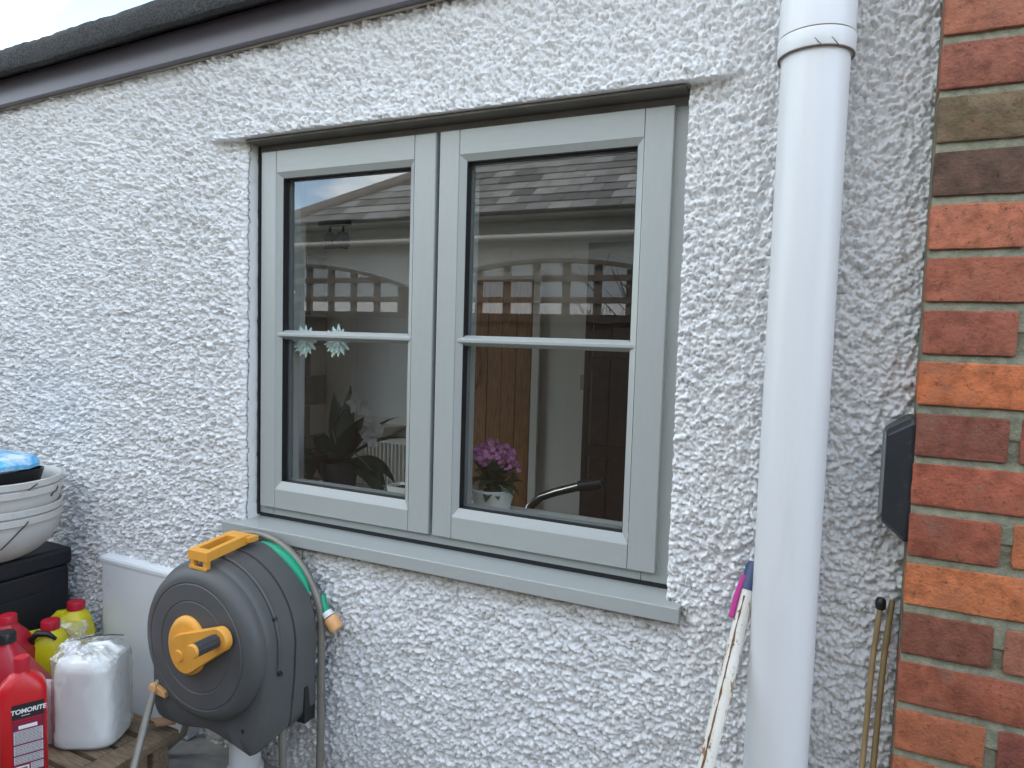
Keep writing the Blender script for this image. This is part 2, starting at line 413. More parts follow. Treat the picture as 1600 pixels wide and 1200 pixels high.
q = np.stack([I[:-1, :-1], I[:-1, 1:], I[1:, 1:], I[1:, :-1]], -1)
cxm = (xs[:-1]+xs[1:])/2; czm = (zs[:-1]+zs[1:])/2
hole = ((cxm > HX0) & (cxm < HX1))[None, :] & ((czm > HZ0) & (czm < HZ1))[:, None]
F = [q[~hole].reshape(-1, 4)]
Vs = [V]; nv = len(V)
i0 = int(np.argmin(abs(xs-HX0))); i1 = int(np.argmin(abs(xs-HX1))); j0 = int(np.argmin(abs(zs-HZ0))); j1 = int(np.argmin(abs(zs-HZ1)))
def reveal(idx, out, flip):
    """strip from the edge vertices back into the opening; out = unit step of bumps away from the solid"""
    global nv
    edge = V[idx]; n = 22; rows = [idx]
    for k in range(1, n+1):
        t = k/n; p = edge.copy(); yk = edge[:, 1]*(1-t)+.10*t
        bump = ((lumps(yk*1.0+9.1, edge[:, 0]+edge[:, 2]+.4, .020, 91)-.35)*.0012)*min(1, k/7)
        p[:, 1] = yk; p += np.outer(bump, out)
        Vs.append(p); rows.append(np.arange(nv, nv+len(p))); nv += len(p)
    for a, b in zip(rows[:-1], rows[1:]):
        f = np.stack([a[:-1], a[1:], b[1:], b[:-1]], -1)
        F.append(f[:, ::-1] if flip else f)
reveal(I[j0:j1+1, i0], np.array([1, 0, 0.]), False)
reveal(I[j0:j1+1, i1], np.array([-1, 0, 0.]), True)
reveal(I[j1, i0:i1+1], np.array([0, 0, -.4]), True)
V = np.concatenate(Vs); Fq = np.concatenate(F).astype(np.int32)
me = bpy.data.meshes.new('rendered_wall')
me.vertices.add(len(V)); me.vertices.foreach_set('co', V.astype(np.float32).ravel())
me.loops.add(Fq.size); me.loops.foreach_set('vertex_index', Fq.ravel())
me.polygons.add(len(Fq)); me.polygons.foreach_set('loop_start', np.arange(0, Fq.size, 4, dtype=np.int32)); me.polygons.foreach_set('loop_total', np.full(len(Fq), 4, np.int32))
me.polygons.foreach_set('use_smooth', np.ones(len(Fq), bool))
me.update(calc_edges=True); me.validate()
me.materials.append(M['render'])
wall = bpy.data.objects.new('rendered_wall', me); COL.objects.link(wall)
tag(wall, 'white painted roughcast house wall around the sage green window', 'wall')
# solid masonry core behind the render
core = MB()
core.box(-3.3, HX0-.02, .03, .24, -1.46, .62); core.box(HX1+.02, .60, .03, .24, -1.46, .66)
core.box(HX0-.02, HX1+.02, .03, .24, -1.46, HZ0-.03); core.box(HX0-.02, HX1+.02, .03, .24, HZ1+.055, .66)
core.obj('masonry_core', M['int_wall'], wall)

# ------------------------------------------------------------------ ground
def sheet(name, x0, x1, y0, y1, z, m, nx_=1, ny_=1):
    b = MB(); b.add([(x0, y0, z), (x1, y0, z), (x1, y1, z), (x0, y1, z)], [(0, 1, 2, 3)])
    return tag(b.obj(name, m), kind='structure')
GZ = -1.46
sheet('ground', -400, 400, -400, 400, GZ, M['patio'])
pl = MB(); pl.box(-1.9, -.95, -.16, .02, GZ+.002, -1.095)
tag(pl.obj('concrete_plinth', M['concrete'], bevel=.006), kind='structure')

# ------------------------------------------------------------------ roof
roof = thing('flat_roof', 'flat felt roof edge with a dark plum fascia above the wall', 'roof', (0, 0, .72))
def tilt(p):
    return Vector((p.x, p.y, p.z + .034*p.x))
def tx(m): return m.xf(tilt)
b = MB(); b.box(-9, .6, -.034, -.012, .712, .785); tx(b).obj('fascia_board', M['fascia'], roof, bevel=.002)
b = MB(); b.box(-9, .6, -.030, .05, .795, .80); 
# felt kerb: rolled front edge
prof = [(-.072, .770), (-.090, .771), (-.094, .778), (-.094, .815), (-.088, .832), (-.070, .842), (-.04, .845), (.30, .84), (3.4, .84), (3.4, .80), (-.03, .80), (-.03, .79), (-.072, .786)]
xsr = axis([(-9, -2.6, .4), (-2.6, -.6, .02), (-.6, .6, .1)])
k = MB(); rings = []
rr = random.Random(5)
for x in xsr:
    w = .0012*math.sin(x*7.1)+.0008*math.sin(x*23.7+1)
    rings.append([(x, y-(w if y < 0 else 0)+rr.uniform(-.0012, .0012)*(y < 0), z+(w*.6+rr.uniform(-.0012, .0012) if y < 0 else 0)) for y, z in prof])
k.rings(rings); tx(k).obj('roofing_felt', M['felt'], roof, smooth=40)
b = MB(); b.box(-9, .6, -.016, -.006, .7095, .7118); tx(b).obj('sealant_bead', M['bead'], roof, bevel=.004)
b = MB(); b.box(-9, .6, .0, 3.4, .735, .765); tx(b).obj('roof_deck', M['int_wall'], roof)

# ------------------------------------------------------------------ window
win = thing('casement_window', 'sage green double casement window with cottage glazing bars in the white wall', 'window', (-.806, .05, -.476))
fr = MB(); fy0, fy1 = .052, .115
CL, CR = (-1.315, -.8115), (-.8015, -.2985); CZ0, CZ1 = -.4495, .4345
fr.box(-1.3335, CL[0]+.03, fy0, fy1, FZ0+.004, .505); fr.box(CR[1]-.03, -.262, fy0, fy1, FZ0+.004, .505)
fr.box(CL[0]+.031, CR[1]-.031, fy0, fy1, FZ0+.004, CZ0+.03); fr.box(CL[0]+.031, CR[1]-.031, fy0, fy1, CZ1-.03, .505)
fr.box(-.835, -.778, fy0+.02, fy1, CZ0+.031, CZ1-.031)
fr.obj('window_frame', M['sage'], win, bevel=.0012)
b = MB(); b.box(-1.332, -.264, fy0+.002, fy1-.002, FZ0-.006, FZ0+.003); b.obj('sill_gasket', M['rubber'], win)
SW = .0515   # stile and rail face width
def casement(x0, x1, src=None):
    bx0, bx1, bz0, bz1 = x0+.0490, x1-.0550, CZ0+.0490, CZ1-.0530
    gx0, gx1, gz0, gz1 = bx0+.0140, bx1-.0140, bz0+.0195, bz1-.0125     # bead inner edge
    yf, yb = .035, .0455
    c = MB()
    out = [(bx0, bz0), (bx1, bz0), (bx1, bz1), (bx0, bz1)]; inn = [(gx0, gz0), (gx1, gz0), (gx1, gz1), (gx0, gz1)]
    # chamfered glazing bead and the inner casement liner
    vs = [(x, yf+.0006, z) for x, z in out]+[(x, yb-.001, z) for x, z in inn]+[(x, .058, z) for x, z in inn]
    fs = []
    for i in range(4):
        j = (i+1) % 4; fs += [(i, j, 4+j, 4+i)]
    c.add(vs[:8], fs)
    cas = c.obj('casement', M['sage'], win)
    def ch(mb, n, m, **kw): return mb.obj(n, m, cas, **kw)
    g = .0004
    b = MB(); b.box(x0, bx0-g, yf, .074, CZ0, CZ1); ch(b, 'stile', M['sage'], bevel=.0022)
    b = MB(); b.box(bx1+g, x1, yf, .074, CZ0, CZ1); ch(b, 'stile', M['sage'], bevel=.0022)
    b = MB(); b.box(bx0+g, bx1-g, yf+.0003, .074, CZ0+.0004, bz0); ch(b, 'rail', M['sage_h'], bevel=.0012)
    b = MB(); b.box(bx0+g, bx1-g, yf+.0003, .074, bz1, CZ1-.0004); ch(b, 'rail', M['sage_h'], bevel=.0012)
    # gasket and spacer, seen as the black and grey lines round the sealed unit
    def ring(i0_, i1_, y0, y1):
        m = MB()
        a = [(gx0-i0_, gz0-i0_), (gx1+i0_, gz0-i0_), (gx1+i0_, gz1+i0_), (gx0-i0_, gz1+i0_)]
        d = [(gx0+i1_, gz0+i1_), (gx1-i1_, gz0+i1_), (gx1-i1_, gz1-i1_), (gx0+i1_, gz1-i1_)]
        vs = [(x, y, z) for y in (y0, y1) for x, z in a+d]; fs = []
        for i in range(4):
            j = (i+1) % 4
            fs += [(i, j, 4+j, 4+i), (8+i, 12+i, 12+j, 8+j), (4+i, 4+j, 12+j, 12+i), (i, 8+i, 8+j, j)]
        m.add(vs, fs); return m
    ch(ring(.004, .0014, yb+.0002, .0625), 'gasket', M['rubber'])
    ch(ring(.004, .0035, .0680, .0745), 'spacer_bar', M['alu'])
    ch(ring(.012, -.004, .0885, .110), 'inner_frame', M['sage'])
    b = MB()
    for y in (.0635,):
        b.add([(gx0-.003, y, gz0-.003), (gx1+.003, y, gz0-.003), (gx1+.003, y, gz1+.003), (gx0-.003, y, gz1+.003)], [(0, 1, 2, 3)])
    ch(b, 'glass_pane', M['glass'])
    # glazing bar: moulded astragal whose ends are mitred over the bead
    zc = -.0125; pr = [(.0632, -.0115), (.052, -.0115), (.0385, -.0042), (.0372, -.0030), (.0372, .0030), (.0385, .0042), (.052, .0115), (.0632, .0115)]
    b = MB(); L_ = []; R_ = []
    for y, dz in pr:
        t = max(0, min(1, (yb-y)/(yb-yf))); ex = (gx0-bx0)*t
        L_.append((gx0-ex+.0003, y, zc+dz)); R_.append((gx1+ex-.0003, y, zc+dz))
    b.rings([L_, R_]); ch(b, 'glazing_bar', M['sage_h'], bevel=.0008)
    return cas
casement(*CL); casement(*CR)
# projecting sill
b = MB()
so_ = [(.056, -.4815), (-.0262, -.4845), (-.0275, -.4858), (-.0275, -.5125), (-.026, -.514), (.02, -.514), (.056, -.514)]
b.rings([[(-1.3805, y, z) for y, z in so_], [(-.2365, y, z) for y, z in so_]])
b.obj('window_sill', M['sage_h'], win, bevel=.0025)
b = MB(); b.box(HX0-.003, -1.3302, .0455, .0517, FZ0, HZ1); b.obj('sealant_joint', M['rubber'], win)
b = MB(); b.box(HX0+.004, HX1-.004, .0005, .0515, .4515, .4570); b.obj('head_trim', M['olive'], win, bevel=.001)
b = MB(); b.box(HX0+.006, HX1-.006, .0485, .0515, .4355, .4512); b.obj('head_shade_strip', M['olive'], win)  # painted shade: dark strip laid over the sage frame head below the lintel
# internal window board
b = MB(); b.box(-1.33, -.27, .126, .30, -.452, -.428); b.obj('window_board', M['pot'], win, bevel=.004)

# ------------------------------------------------------------------ downpipe
dp = thing('downpipe', 'white plastic soil pipe running down the wall beside the brickwork', 'downpipe', (-.0585, -.072, GZ))
PX, PY = -.0585, -.072
b = MB(); b.lathe([(.0500, -1.45), (.0500, .95)], (PX, PY, 0), n=64); b.obj('pipe', M['pvc'], dp, smooth=40)
b = MB(); b.lathe([(.0503, .4435), (.0560, .4440), (.0566, .4455), (.0566, .4690), (.0560, .4712), (.0540, .4717), (.0540, .4728), (.0553, .4735), (.0553, .5300), (.0549, .5320), (.0535, .5326), (.0535, .5337), (.0560, .5345), (.0560, .60), (.0545, .60)], (PX, PY, 0), n=64)
b.obj('coupling', M['pvc'], dp, smooth=30)
b = MB(); b.lathe([(.0520, .4423), (.0556, .4425), (.0558, .4438), (.0520, .4440)], (PX, PY, 0), n=64); b.obj('joint_grime', M['dark_joint'], dp)
b = MB(); b.lathe([(.0543, .4714), (.0551, .4716), (.0551, .4730), (.0543, .4732)], (PX, PY, 0), n=64); b.obj('joint_grime', M['dark_joint'], dp)
for qa_ in ([(1273, 58), (1278, 64), (1286, 71)], [(1300, 57), (1306, 64), (1313, 72)]):
    pp = []
    for px, py in qa_:
        d_ = Vector(ray(px, py)); o_ = Vector((0, -CAMD, 0)); r_ = .0568
        ox, oy = o_.x-PX, o_.y-PY; a_ = d_.x**2+d_.y**2; b_ = ox*d_.x+oy*d_.y; c_ = ox*ox+oy*oy-r_*r_
        t_ = (-b_-math.sqrt(b_*b_-a_*c_))/a_; pp.append(o_+d_*t_)
    b = MB(); b.tube(pp, [.0004, .0008, .0004], 5); b.obj('scratch', M['dark_joint'], dp)
b = MB(); b.box(PX-.02, PX+.02, PY+.045, .004, -1.30, -1.25); b.obj('pipe_bracket', M['pvc'], dp)

# ------------------------------------------------------------------ brick pier
BX, BY = .108, -.10
bw = thing('brick_wall', 'red brick wall end standing forward at the right edge', 'wall', (BX, BY, GZ))
rb = random.Random(11)
def brick_mesh(w, h, d, seed):
    r = random.Random(seed); m = MB()
    c = .0022
    # outline in x-z with worn corners, lofted through a bevelled front edge
    def ring(y, ins):
        pts = []
        nW, nH = 8, 4
        jit = lambda: r.uniform(-.0006, .0006)
        for i in range(nW): pts.append((c+(w-2*c)*i/(nW-1), 0+jit()))
        for i in range(nH): pts.append((w+jit(), c+(h-2*c)*i/(nH-1)))
        for i in range(nW): pts.append((w-c-(w-2*c)*i/(nW-1), h+jit()))
        for i in range(nH): pts.append((jit(), h-c-(h-2*c)*i/(nH-1)))
        return [(w/2+(x-w/2)*(1-ins*2/w), y+r.uniform(-.0005, .0005), h/2+(z-h/2)*(1-ins*2/h)) for x, z in pts]
    r1 = ring(0, 0)
    def ins(R, k, y): return [(w/2+(p[0]-w/2)*(1-2*k/w), y+r.uniform(-.0006, .0006), h/2+(p[2]-h/2)*(1-2*k/h)) for p in R]
    R0 = [(p[0], .0012, p[2]) for p in r1]
    m.rings([[(p[0]+(.0052 if p[0] < .02 else 0), d, p[2]) for p in r1], R0, ins(r1, .0008, .0002), ins(r1, .003, -.0003)], True, True)
    me_ = bpy.data.meshes.new('brick'); me_.from_pydata(m.v, [], m.f); me_.materials.append(M['brick'])
    me_.polygons.foreach_set('use_smooth', [True]*len(me_.polygons)); me_.set_sharp_from_angle(angle=math.radians(32)); me_.update(); return me_
BH, BJ = .0625, .0125
halfs = [brick_mesh(.1135, BH, .098, s) for s in range(5)]
fulls = [brick_mesh(.2300, BH, .098, s+20) for s in range(5)]
Zb0 = .4368   # centre of the bed joint seen near the top of the photograph
def lin(c): return tuple((x/255/12.92 if x/255 <= .04045 else ((x/255+.055)/1.055)**2.4) for x in c)
seen = {-1: [(150, 82, 62)], 0: [(142, 76, 62)], 1: [(106, 82, 64), (120, 70, 55)], 2: [(88, 60, 52)], 3: [(165, 86, 62), (140, 80, 60)], 4: [(150, 76, 56)], 5: [(142, 70, 54), (140, 64, 48)],
        6: [(178, 86, 42)], 7: [(122, 62, 50), (136, 58, 44)], 8: [(150, 70, 50)], 9: [(136, 64, 46), (168, 84, 46)], 10: [(178, 90, 46)], 11: [(116, 60, 46), (146, 82, 64)], 12: [(140, 68, 48)], 13: [(150, 76, 48), (126, 60, 50)], 14: [(164, 84, 52)]}
pool = [(150, 74, 52), (136, 66, 48), (172, 86, 46), (120, 64, 50), (160, 82, 58), (100, 66, 54)]
for row in range(-7, 24):
    zb = Zb0 - .075*row - BJ/2 - BH      # brick bottom
    x = BX; first = True; n = 0
    header = row % 2 != 0
    while x < 1.05:
        half = header and first
        me_ = (halfs if half else fulls)[rb.randrange(5)]
        o = bpy.data.objects.new('brick', me_); COL.objects.link(o); o.parent = bw
        o.location = Vector((x+(rb.uniform(-.0015, .0015) if n else rb.uniform(-.0006, .0006)), BY+rb.uniform(-.0012, .0012), zb+rb.uniform(-.001, .001)))-bw.location
        cs = seen.get(row, []); c = cs[n] if n < len(cs) else rb.choice(pool)
        l = lin(c); gy = .19*sum(l)/3; o.color = (l[0]*.98+gy, l[1]*1.14+gy, l[2]*.98+gy, 1)
        x += (.1135 if half else .2300)+.0150; first = False; n += 1
# mortar: struck joints as one rough sheet set back from the brick faces
gx = axis([(BX+.0012, .55, .004), (.55, 1.05, .02)]); gz = axis([(-1.46, -.95, .02), (-.95, .62, .004), (.62, .96, .02)])
GX, GZZ = np.meshgrid(gx, gz)
ph = ((Zb0-GZZ)/.075+.5) % 1.0 - .5          # 0 at the joint centre
prof_ = np.clip(.5+ph/(BJ/.075), 0, 1)       # weather-struck: deeper at the top of the joint
MY = BY+.0066-.0040*prof_ + .0016*vnoise(GX, GZZ, .014, 7)+.0012*vnoise(GX, GZZ, .005, 8)
b = MB()
n1, n2 = len(gx), len(gz)
b.v = [tuple(p) for p in np.stack([GX.ravel(), MY.ravel(), GZZ.ravel()], 1).tolist()]
b.f = [(j*n1+i, j*n1+i+1, (j+1)*n1+i+1, (j+1)*n1+i) for j in range(n2-1) for i in range(n1-1)]; b.m = [0]*len(b.f)
b.rings([[(BX+.0015, BY+.008, z), (1.05, BY+.008, z), (1.05, .10, z), (BX+.0085, .10, z)] for z in (-1.46, .96)])
mo = b.obj('mortar', M['mortar'], bw); mo['kind'] = 'stuff'

# vent cowl on the return of the brick pier
vc = thing('vent_cowl', 'black plastic vent cowl fixed on the side of the brick pier', 'vent', (.108, -.045, -.2))
b = MB(); m_ = []
def vring(x, hz, hy, zc): return [(x, -.047+yy, zc+z_) for yy, z_ in [(-hy+.008, -hz), (hy-.008, -hz), (hy, -hz+.008), (hy, hz-.008), (hy-.008, hz), (-hy+.008, hz), (-hy, hz-.008), (-hy, -hz+.008)]]
b.rings([vring(.112, .094, .046, -.198), vring(.104, .094, .046, -.198), vring(.0745, .072, .035, -.196), vring(.0725, .069, .033, -.196)]); b.obj('cowl', M['vent'], vc, bevel=.002)
b = MB(); b.rings([vring(.0727, .0655, .030, -.196), vring(.0705, .0655, .030, -.196)]); b.obj('outlet_rim', M['alu'], vc)

# ------------------------------------------------------------------ the kitchen seen through the panes
YB = 2.5
def struct(mb, name, m, **kw): return tag(mb.obj(name, m, **kw), kind='structure')
b = MB(); b.box(-3.25, .62, .245, YB+.1, -1.45, -1.40); struct(b, 'kitchen_floor', M['int_floor'])
b = MB(); b.box(-3.25, .62, .0+.245, YB+.1, .625, .645); struct(b, 'kitchen_ceiling', M['int_wall'])
b = MB(); b.box(-3.25, .62, YB, YB+.1, -1.40, .624); struct(b, 'kitchen_back_wall', M['int_wall'])
b = MB()      # side wall; its out-of-view opening is added to let skylight into the kitchen
b.box(-3.35, -3.20, .245, .45, -1.40, .624); b.box(-3.35, -3.20, 1.90, YB-.001, -1.40, .624)
b.box(-3.35, -3.20, .451, 1.899, -1.40, -1.0); b.box(-3.35, -3.20, .451, 1.899, .60, .624)
struct(b, 'kitchen_side_wall', M['int_wall'])
b = MB(); b.box(.52, .62, .245, YB-.001, -1.40, .624); struct(b, 'kitchen_end_wall', M['int_wall'])
# grey tiled splash on the side wall beside the corner
tl = thing('wall_tiling', 'grey tiles on the kitchen side wall, seen behind the dark plant', 'tiles', (-3.198, 2.2, -1.0))
for i in range(6):
    for j in range(9):
        b = MB(); y0 = 1.87+.105*i+(.05 if j % 2 else 0); z0 = -1.3+.2*j
        if y0+.2 > 2.5: continue
        b.box(-3.2, -3.188, y0, min(y0+.203, 2.49), z0, z0+.195)
        if i % 2 == 0: b.obj('tile', M['int_dark'], tl, bevel=.002)
# white shelf alcove and basin on the back wall
al = thing('corner_basin', 'small white basin shelf on the back wall above the radiator', 'basin', (-2.72, YB, -.6))
b = MB(); b.rings([[(-2.72+(.20-.05*k)*sx, YB-.002-yy*(.16-.03*k), -.60-.035*k) for sx, yy in [(-1, 0), (-1, .6), (-.7, 1), (.7, 1), (1, .6), (1, 0)]] for k in (0, 1, 2)]); b.obj('basin', M['radiator'], al, bevel=.004)
b = MB(); b.box(-2.98, -2.45, YB-.02, YB-.001, -.56, .10); b.obj('splash_panel', M['meter'], al, bevel=.004)
b = MB(); b.box(-2.48, -2.44, YB-.04, YB-.001, -.58, .12); b.obj('panel_edge', M['radiator'], al, bevel=.003)
rd = thing('radiator', 'white ribbed radiator on the back wall seen through the left pane', 'radiator', (-2.6, YB, -1.2))
b = MB(); b.box(-2.85, -2.25, YB-.045, YB-.01, -1.15, -.69); b.obj('panel', M['radiator'], rd, bevel=.005)
rib = None
for i in range(20):
    if rib is None:
        b = MB(); b.box(-2.845, -2.829, YB-.062, YB-.046, -1.13, -.72); rib = b.obj('rib', M['radiator'], rd, bevel=.006)
    else:
        c = rib.copy(); COL.objects.link(c); c.location.x += .03*i
b = MB(); b.box(-2.86, -2.24, YB-.066, YB-.008, -.689, -.672); b.obj('top_grille', M['radiator'], rd, bevel=.002)
# pine door
pd = thing('pine_door', 'brown pine plank door in a pale frame seen through the right pane', 'door', (-2.02, YB, -1.4))
for i in range(8):
    b = MB(); x0 = -2.40+.0955*i; b.box(x0+.001, x0+.0940, YB-.045+.0015*((i*7) % 3), YB-.012, -1.395, .33)
    b.obj('plank', M['pine'], pd, bevel=.003)
b = MB(); b.box(-1.634, -1.585, YB-.04, YB-.002, -1.395, .385); b.box(-2.47, -2.405, YB-.04, YB-.002, -1.395, .385); b.box(-2.404, -1.635, YB-.04, YB-.002, .335, .385); b.obj('door_frame', M['radiator'], pd, bevel=.003)
b = MB(); b.tube([(-2.012, YB-.04, -.06), (-2.010, YB-.075, -.09), (-2.004, YB-.085, -.19), (-2.006, YB-.075, -.29), (-2.010, YB-.04, -.32)], .008, 8); b.obj('handle', M['chrome'], pd, smooth=60)
sw = thing('light_switch', 'white square light switch on the plain wall beside the dark door', 'switch', (-1.295, YB, -.25))
b = MB(); b.box(-1.337, -1.253, YB-.010, YB-.001, -.295, -.208); b.obj('plate', M['swplate'], sw, bevel=.002)
b = MB(); b.box(-1.302, -1.288, YB-.015, YB-.0102, -.262, -.240); b.obj('rocker', M['pot'], sw, bevel=.001)
dd = thing('cupboard_door', 'dark brown panelled tall cupboard at the right of the kitchen', 'cupboard', (-.95, YB-.25, -1.4))
b = MB(); b.box(-1.215, -.60, YB-.30, YB-.002, -1.398, .50); b.obj('carcass', M['brown_door'], dd, bevel=.003)
for z0, z1 in ((-1.30, -.62), (-.56, -.16), (-.10, .42)):
    b = MB(); b.box(-1.17, -.96, YB-.312, YB-.3005, z0, z1); b.obj('panel', M['brown_door'], dd, bevel=.006)
# ceiling spots
cl = thing('ceiling_spotlight', 'ceiling spotlight bar with two dark lamp heads in the kitchen', 'lamp', (-2.62, 1.88, .624))
b = MB(); b.rings([[(-2.62+.115*c[0], 1.88+.04*c[1], z) for c in [(math.cos(a), math.sin(a)) for a in [2*math.pi*i/20 for i in range(20)]]] for z in (.622, .596)]); b.obj('bar', M['lampdark'], cl, smooth=40)
for dx, tl_ in ((-.035, -.25), (.06, .35)):
    b = MB(); b.tube([(-2.62+dx, 1.88, .60), (-2.62+dx, 1.88, .545)], .008, 8); st = b.obj('stem', M['lampdark'], cl)
    b = MB(); b.lathe([(.012, .03), (.034, .018), (.044, -.02), (.046, -.055), (.040, -.058)], (0, 0, 0), n=20, cap0=True, cap1=True)
    ca, sa = math.cos(tl_), math.sin(tl_)
    b.xf(lambda p: Vector((-2.62+dx+p.x*ca+p.z*sa, 1.88+p.y, .53-p.x*sa+p.z*ca))); b.obj('lamp_head', M['lampdark'], st, smooth=40)
# worktop, tap
wk = MB(); wk.box(-3.18, .50, .246, .86, -.62, -.58); wk.box(-3.18, -1.3, .246, .84, -1.39, -.621); wk.box(.1, .50, .246, .84, -1.39, -.621)
tag(wk.obj('worktop', M['worktop'], bevel=.004), 'dark kitchen worktop below the window inside', 'worktop')
tp = thing('kitchen_tap', 'black chrome swan tap leaning across the right pane', 'tap', (-.755, .45, -.58))
P0 = at(822, 812, .45); P1 = at(828, 792, .45); P2 = at(845, 776, .45); P3 = at(870, 768, .45); P4 = at(905, 760, .45)
P5 = at(942, 755, .45)
b = MB(); b.tube([(P0.x-.012, .45, -.58), (P0.x-.008, .45, P0.z-.03), P0, P1, P2, P3, P4], .0115, 12); b.obj('spout', M['chrome'], tp, smooth=60)
b = MB(); b.tube([P4, P5], .0150, 12); b.tube([P5+Vector((-.004, 0, .004)), P5+Vector((.001, 0, -.02))], .010, 10); b.obj('spray_head', M['black'], tp, smooth=50)
b = MB(); b.lathe([(.0, .0), (.004, .001), (.004, .004), (0, .004)], (P4.x+.005, .4365, P4.z), 'y', 10); b.obj('button', M['radiator'], tp)
b = MB(); b.lathe([(.026, 0), (.026, .01), (.016, .02)], (P0.x-.012, .45, -.58), n=20, cap1=True); b.obj('tap_base', M['chrome'], tp, smooth=40)

# plants on the window board
WB = -.428
def leafmesh(mb, base, d, length, width, droop, up_=Vector((0, 0, 1)), n=7, fold=.25):
    d = d.normalized(); side = d.cross(up_).normalized(); rows = []
    p = Vector(base); dirn = d.copy()
    for i in range(n+1):
        t = i/n; w = width*math.sin(math.pi*(.12+.88*t)**.8)*.5 if t < 1 else .001
        w = max(w, .0012); nrm = side.cross(dirn)
        rows.append([p-side*w+nrm*fold*w, p+side*0, p+side*w+nrm*fold*w])
        dirn = (dirn+Vector((0, 0, -droop/n))).normalized(); p = p+dirn*(length/n)
    mb.rings(rows, False, False, closed=False)
oc = thing('orchid_plant', 'dark leaved orchid with pale grey flowers behind the left pane', 'plant', (-1.20, .205, WB))
b = loft([(WB, .040, .040, 2), (WB+.075, .052, .052, 2), (WB+.08, .052, .052, 2), (WB+.078, .046, .046, 2), (WB+.03, .04, .04, 2)], 24, True, True); b.xf(lambda p: p+Vector((-1.20, .205, 0))); b.obj('pot', M['black'], oc, smooth=40)
ro = random.Random(3)
OS = 1.3
for a, e, L_, w, dr in [(.2, .45, .13, .060, 1.3), (1.0, .6, .15, .055, 1.0), (-.5, .45, .13, .060, 1.4), (2.7, .4, .18, .060, 1.2), (3.4, .7, .17, .055, .8), (2.1, 1.1, .15, .05, .4), (-1.0, .9, .14, .05, .8), (4.1, .5, .16, .06, 1.3), (-.9, .12, .15, .075, .9), (-1.7, .15, .16, .075, .9), (-2.4, .2, .17, .075, 1.0), (.1, .15, .11, .07, 1.2), (-.3, .3, .12, .075, 1.5), (2.9, .2, .16, .075, 1.1), (.55, 1.0, .16, .05, .9), (1.6, 1.2, .16, .045, .3), (-.15, .1, .11, .06, 1.0)]:
    m_ = MB(); leafmesh(m_, (-1.20+.012*math.cos(a), .215+.012*math.sin(a)*.8, WB+.075), Vector((math.cos(a)*math.cos(e), math.sin(a)*math.cos(e)*.28, math.sin(e))), L_*OS, w*OS, dr)
    m_.xf(lambda p: Vector((max(p.x, -1.262+.25*max(0, p.y-.13)*0), max(p.y, .140), p.z)) if p.x > -1.30 else Vector((-1.262-.1*(p.y-.14), max(p.y, .140), p.z))); m_.obj('leaf', M['leaf'], oc, smooth=80)
for pts, fl in (([(-1.20, .21, WB+.08), (-1.235, .215, WB+.16), (-1.20, .22, WB+.215), (-1.15, .225, WB+.235)], [(-1.165, .222, WB+.235), (-1.135, .225, WB+.228)]),
                ([(-1.20, .20, WB+.08), (-1.175, .20, WB+.15), (-1.13, .205, WB+.18), (-1.09, .21, WB+.175)], [(-1.115, .207, WB+.172), (-1.085, .21, WB+.18), (-1.098, .21, WB+.150)]),
                ([(-1.20, .20, WB+.08), (-1.14, .19, WB+.11), (-1.09, .19, WB+.075), (-1.05, .19, WB+.03)], [])):
    m_ = MB(); m_.tube(pts, .0022, 6); st = m_.obj('flower_stem', M['leaf'], oc)
    for f in fl:
        m_ = MB()
        for k in range(5):
            a = 2*math.pi*k/5+ro.random(); leafmesh(m_, f, Vector((math.cos(a), -.25, math.sin(a))), .027, .024, .2, Vector((0, 1, 0)), 4, .15)
        m_.obj('flower', M['petal_grey'], st, smooth=80)
kp = thing('kalanchoe_plant', 'pink flowering plant in a white pot behind the right pane', 'plant', (-.735, .20, WB))
b = loft([(WB, .040, .040, 2), (WB+.055, .052, .052, 2), (WB+.062, .056, .056, 2), (WB+.064, .050, .050, 2), (WB+.05, .048, .048, 2)], 28); b.xf(lambda p: p+Vector((-.735, .20, 0))); b.obj('pot', M['pot'], kp, smooth=40)
m_ = MB()
for i in range(46):
    a = ro.uniform(0, 6.28); e = ro.uniform(-.1, 1.1); rr_ = ro.uniform(.005, .03)
    leafmesh(m_, (-.735+rr_*math.cos(a), .20+rr_*math.sin(a), WB+.058+ro.uniform(0, .045)), Vector((math.cos(a)*math.cos(e), math.sin(a)*math.cos(e), math.sin(e))), ro.uniform(.04, .065), .030, ro.uniform(.3, 1.2), n=4)
fo = m_.obj('foliage', M['leaf2'], kp, smooth=80); fo['kind'] = 'stuff'
m_ = MB()
for i in range(150):
    a = ro.uniform(0, 6.28); q_ = math.sqrt(ro.random()); c_ = Vector((-.735+.068*q_*math.cos(a), .20+.055*q_*math.sin(a), WB+.168-.045*q_*q_+ro.uniform(-.018, .012)))
    rot = ro.uniform(0, 1.5); nv_ = Vector((ro.uniform(-.6, .6), ro.uniform(-1, .1), ro.uniform(.1, 1))).normalized(); t1 = nv_.orthogonal().normalized(); t2 = nv_.cross(t1)
    for k in range(5):
        an = rot+k*1.257; d1 = t1*math.cos(an)+t2*math.sin(an); d2 = -t1*math.sin(an)+t2*math.cos(an); s_ = ro.uniform(.006, .009)
        m_.add([c_, c_+d1*s_*.6+d2*s_*.45+nv_*.001, c_+d1*s_+nv_*.002, c_+d1*s_*.6-d2*s_*.45+nv_*.001], [(0, 1, 2, 3)])
fl = m_.obj('blossom', M['petal_pink'], kp); fl['kind'] = 'stuff'
sp_ = thing('square_pot', 'small square white pot in the corner of the left pane', 'pot', (-.985, .19, WB))
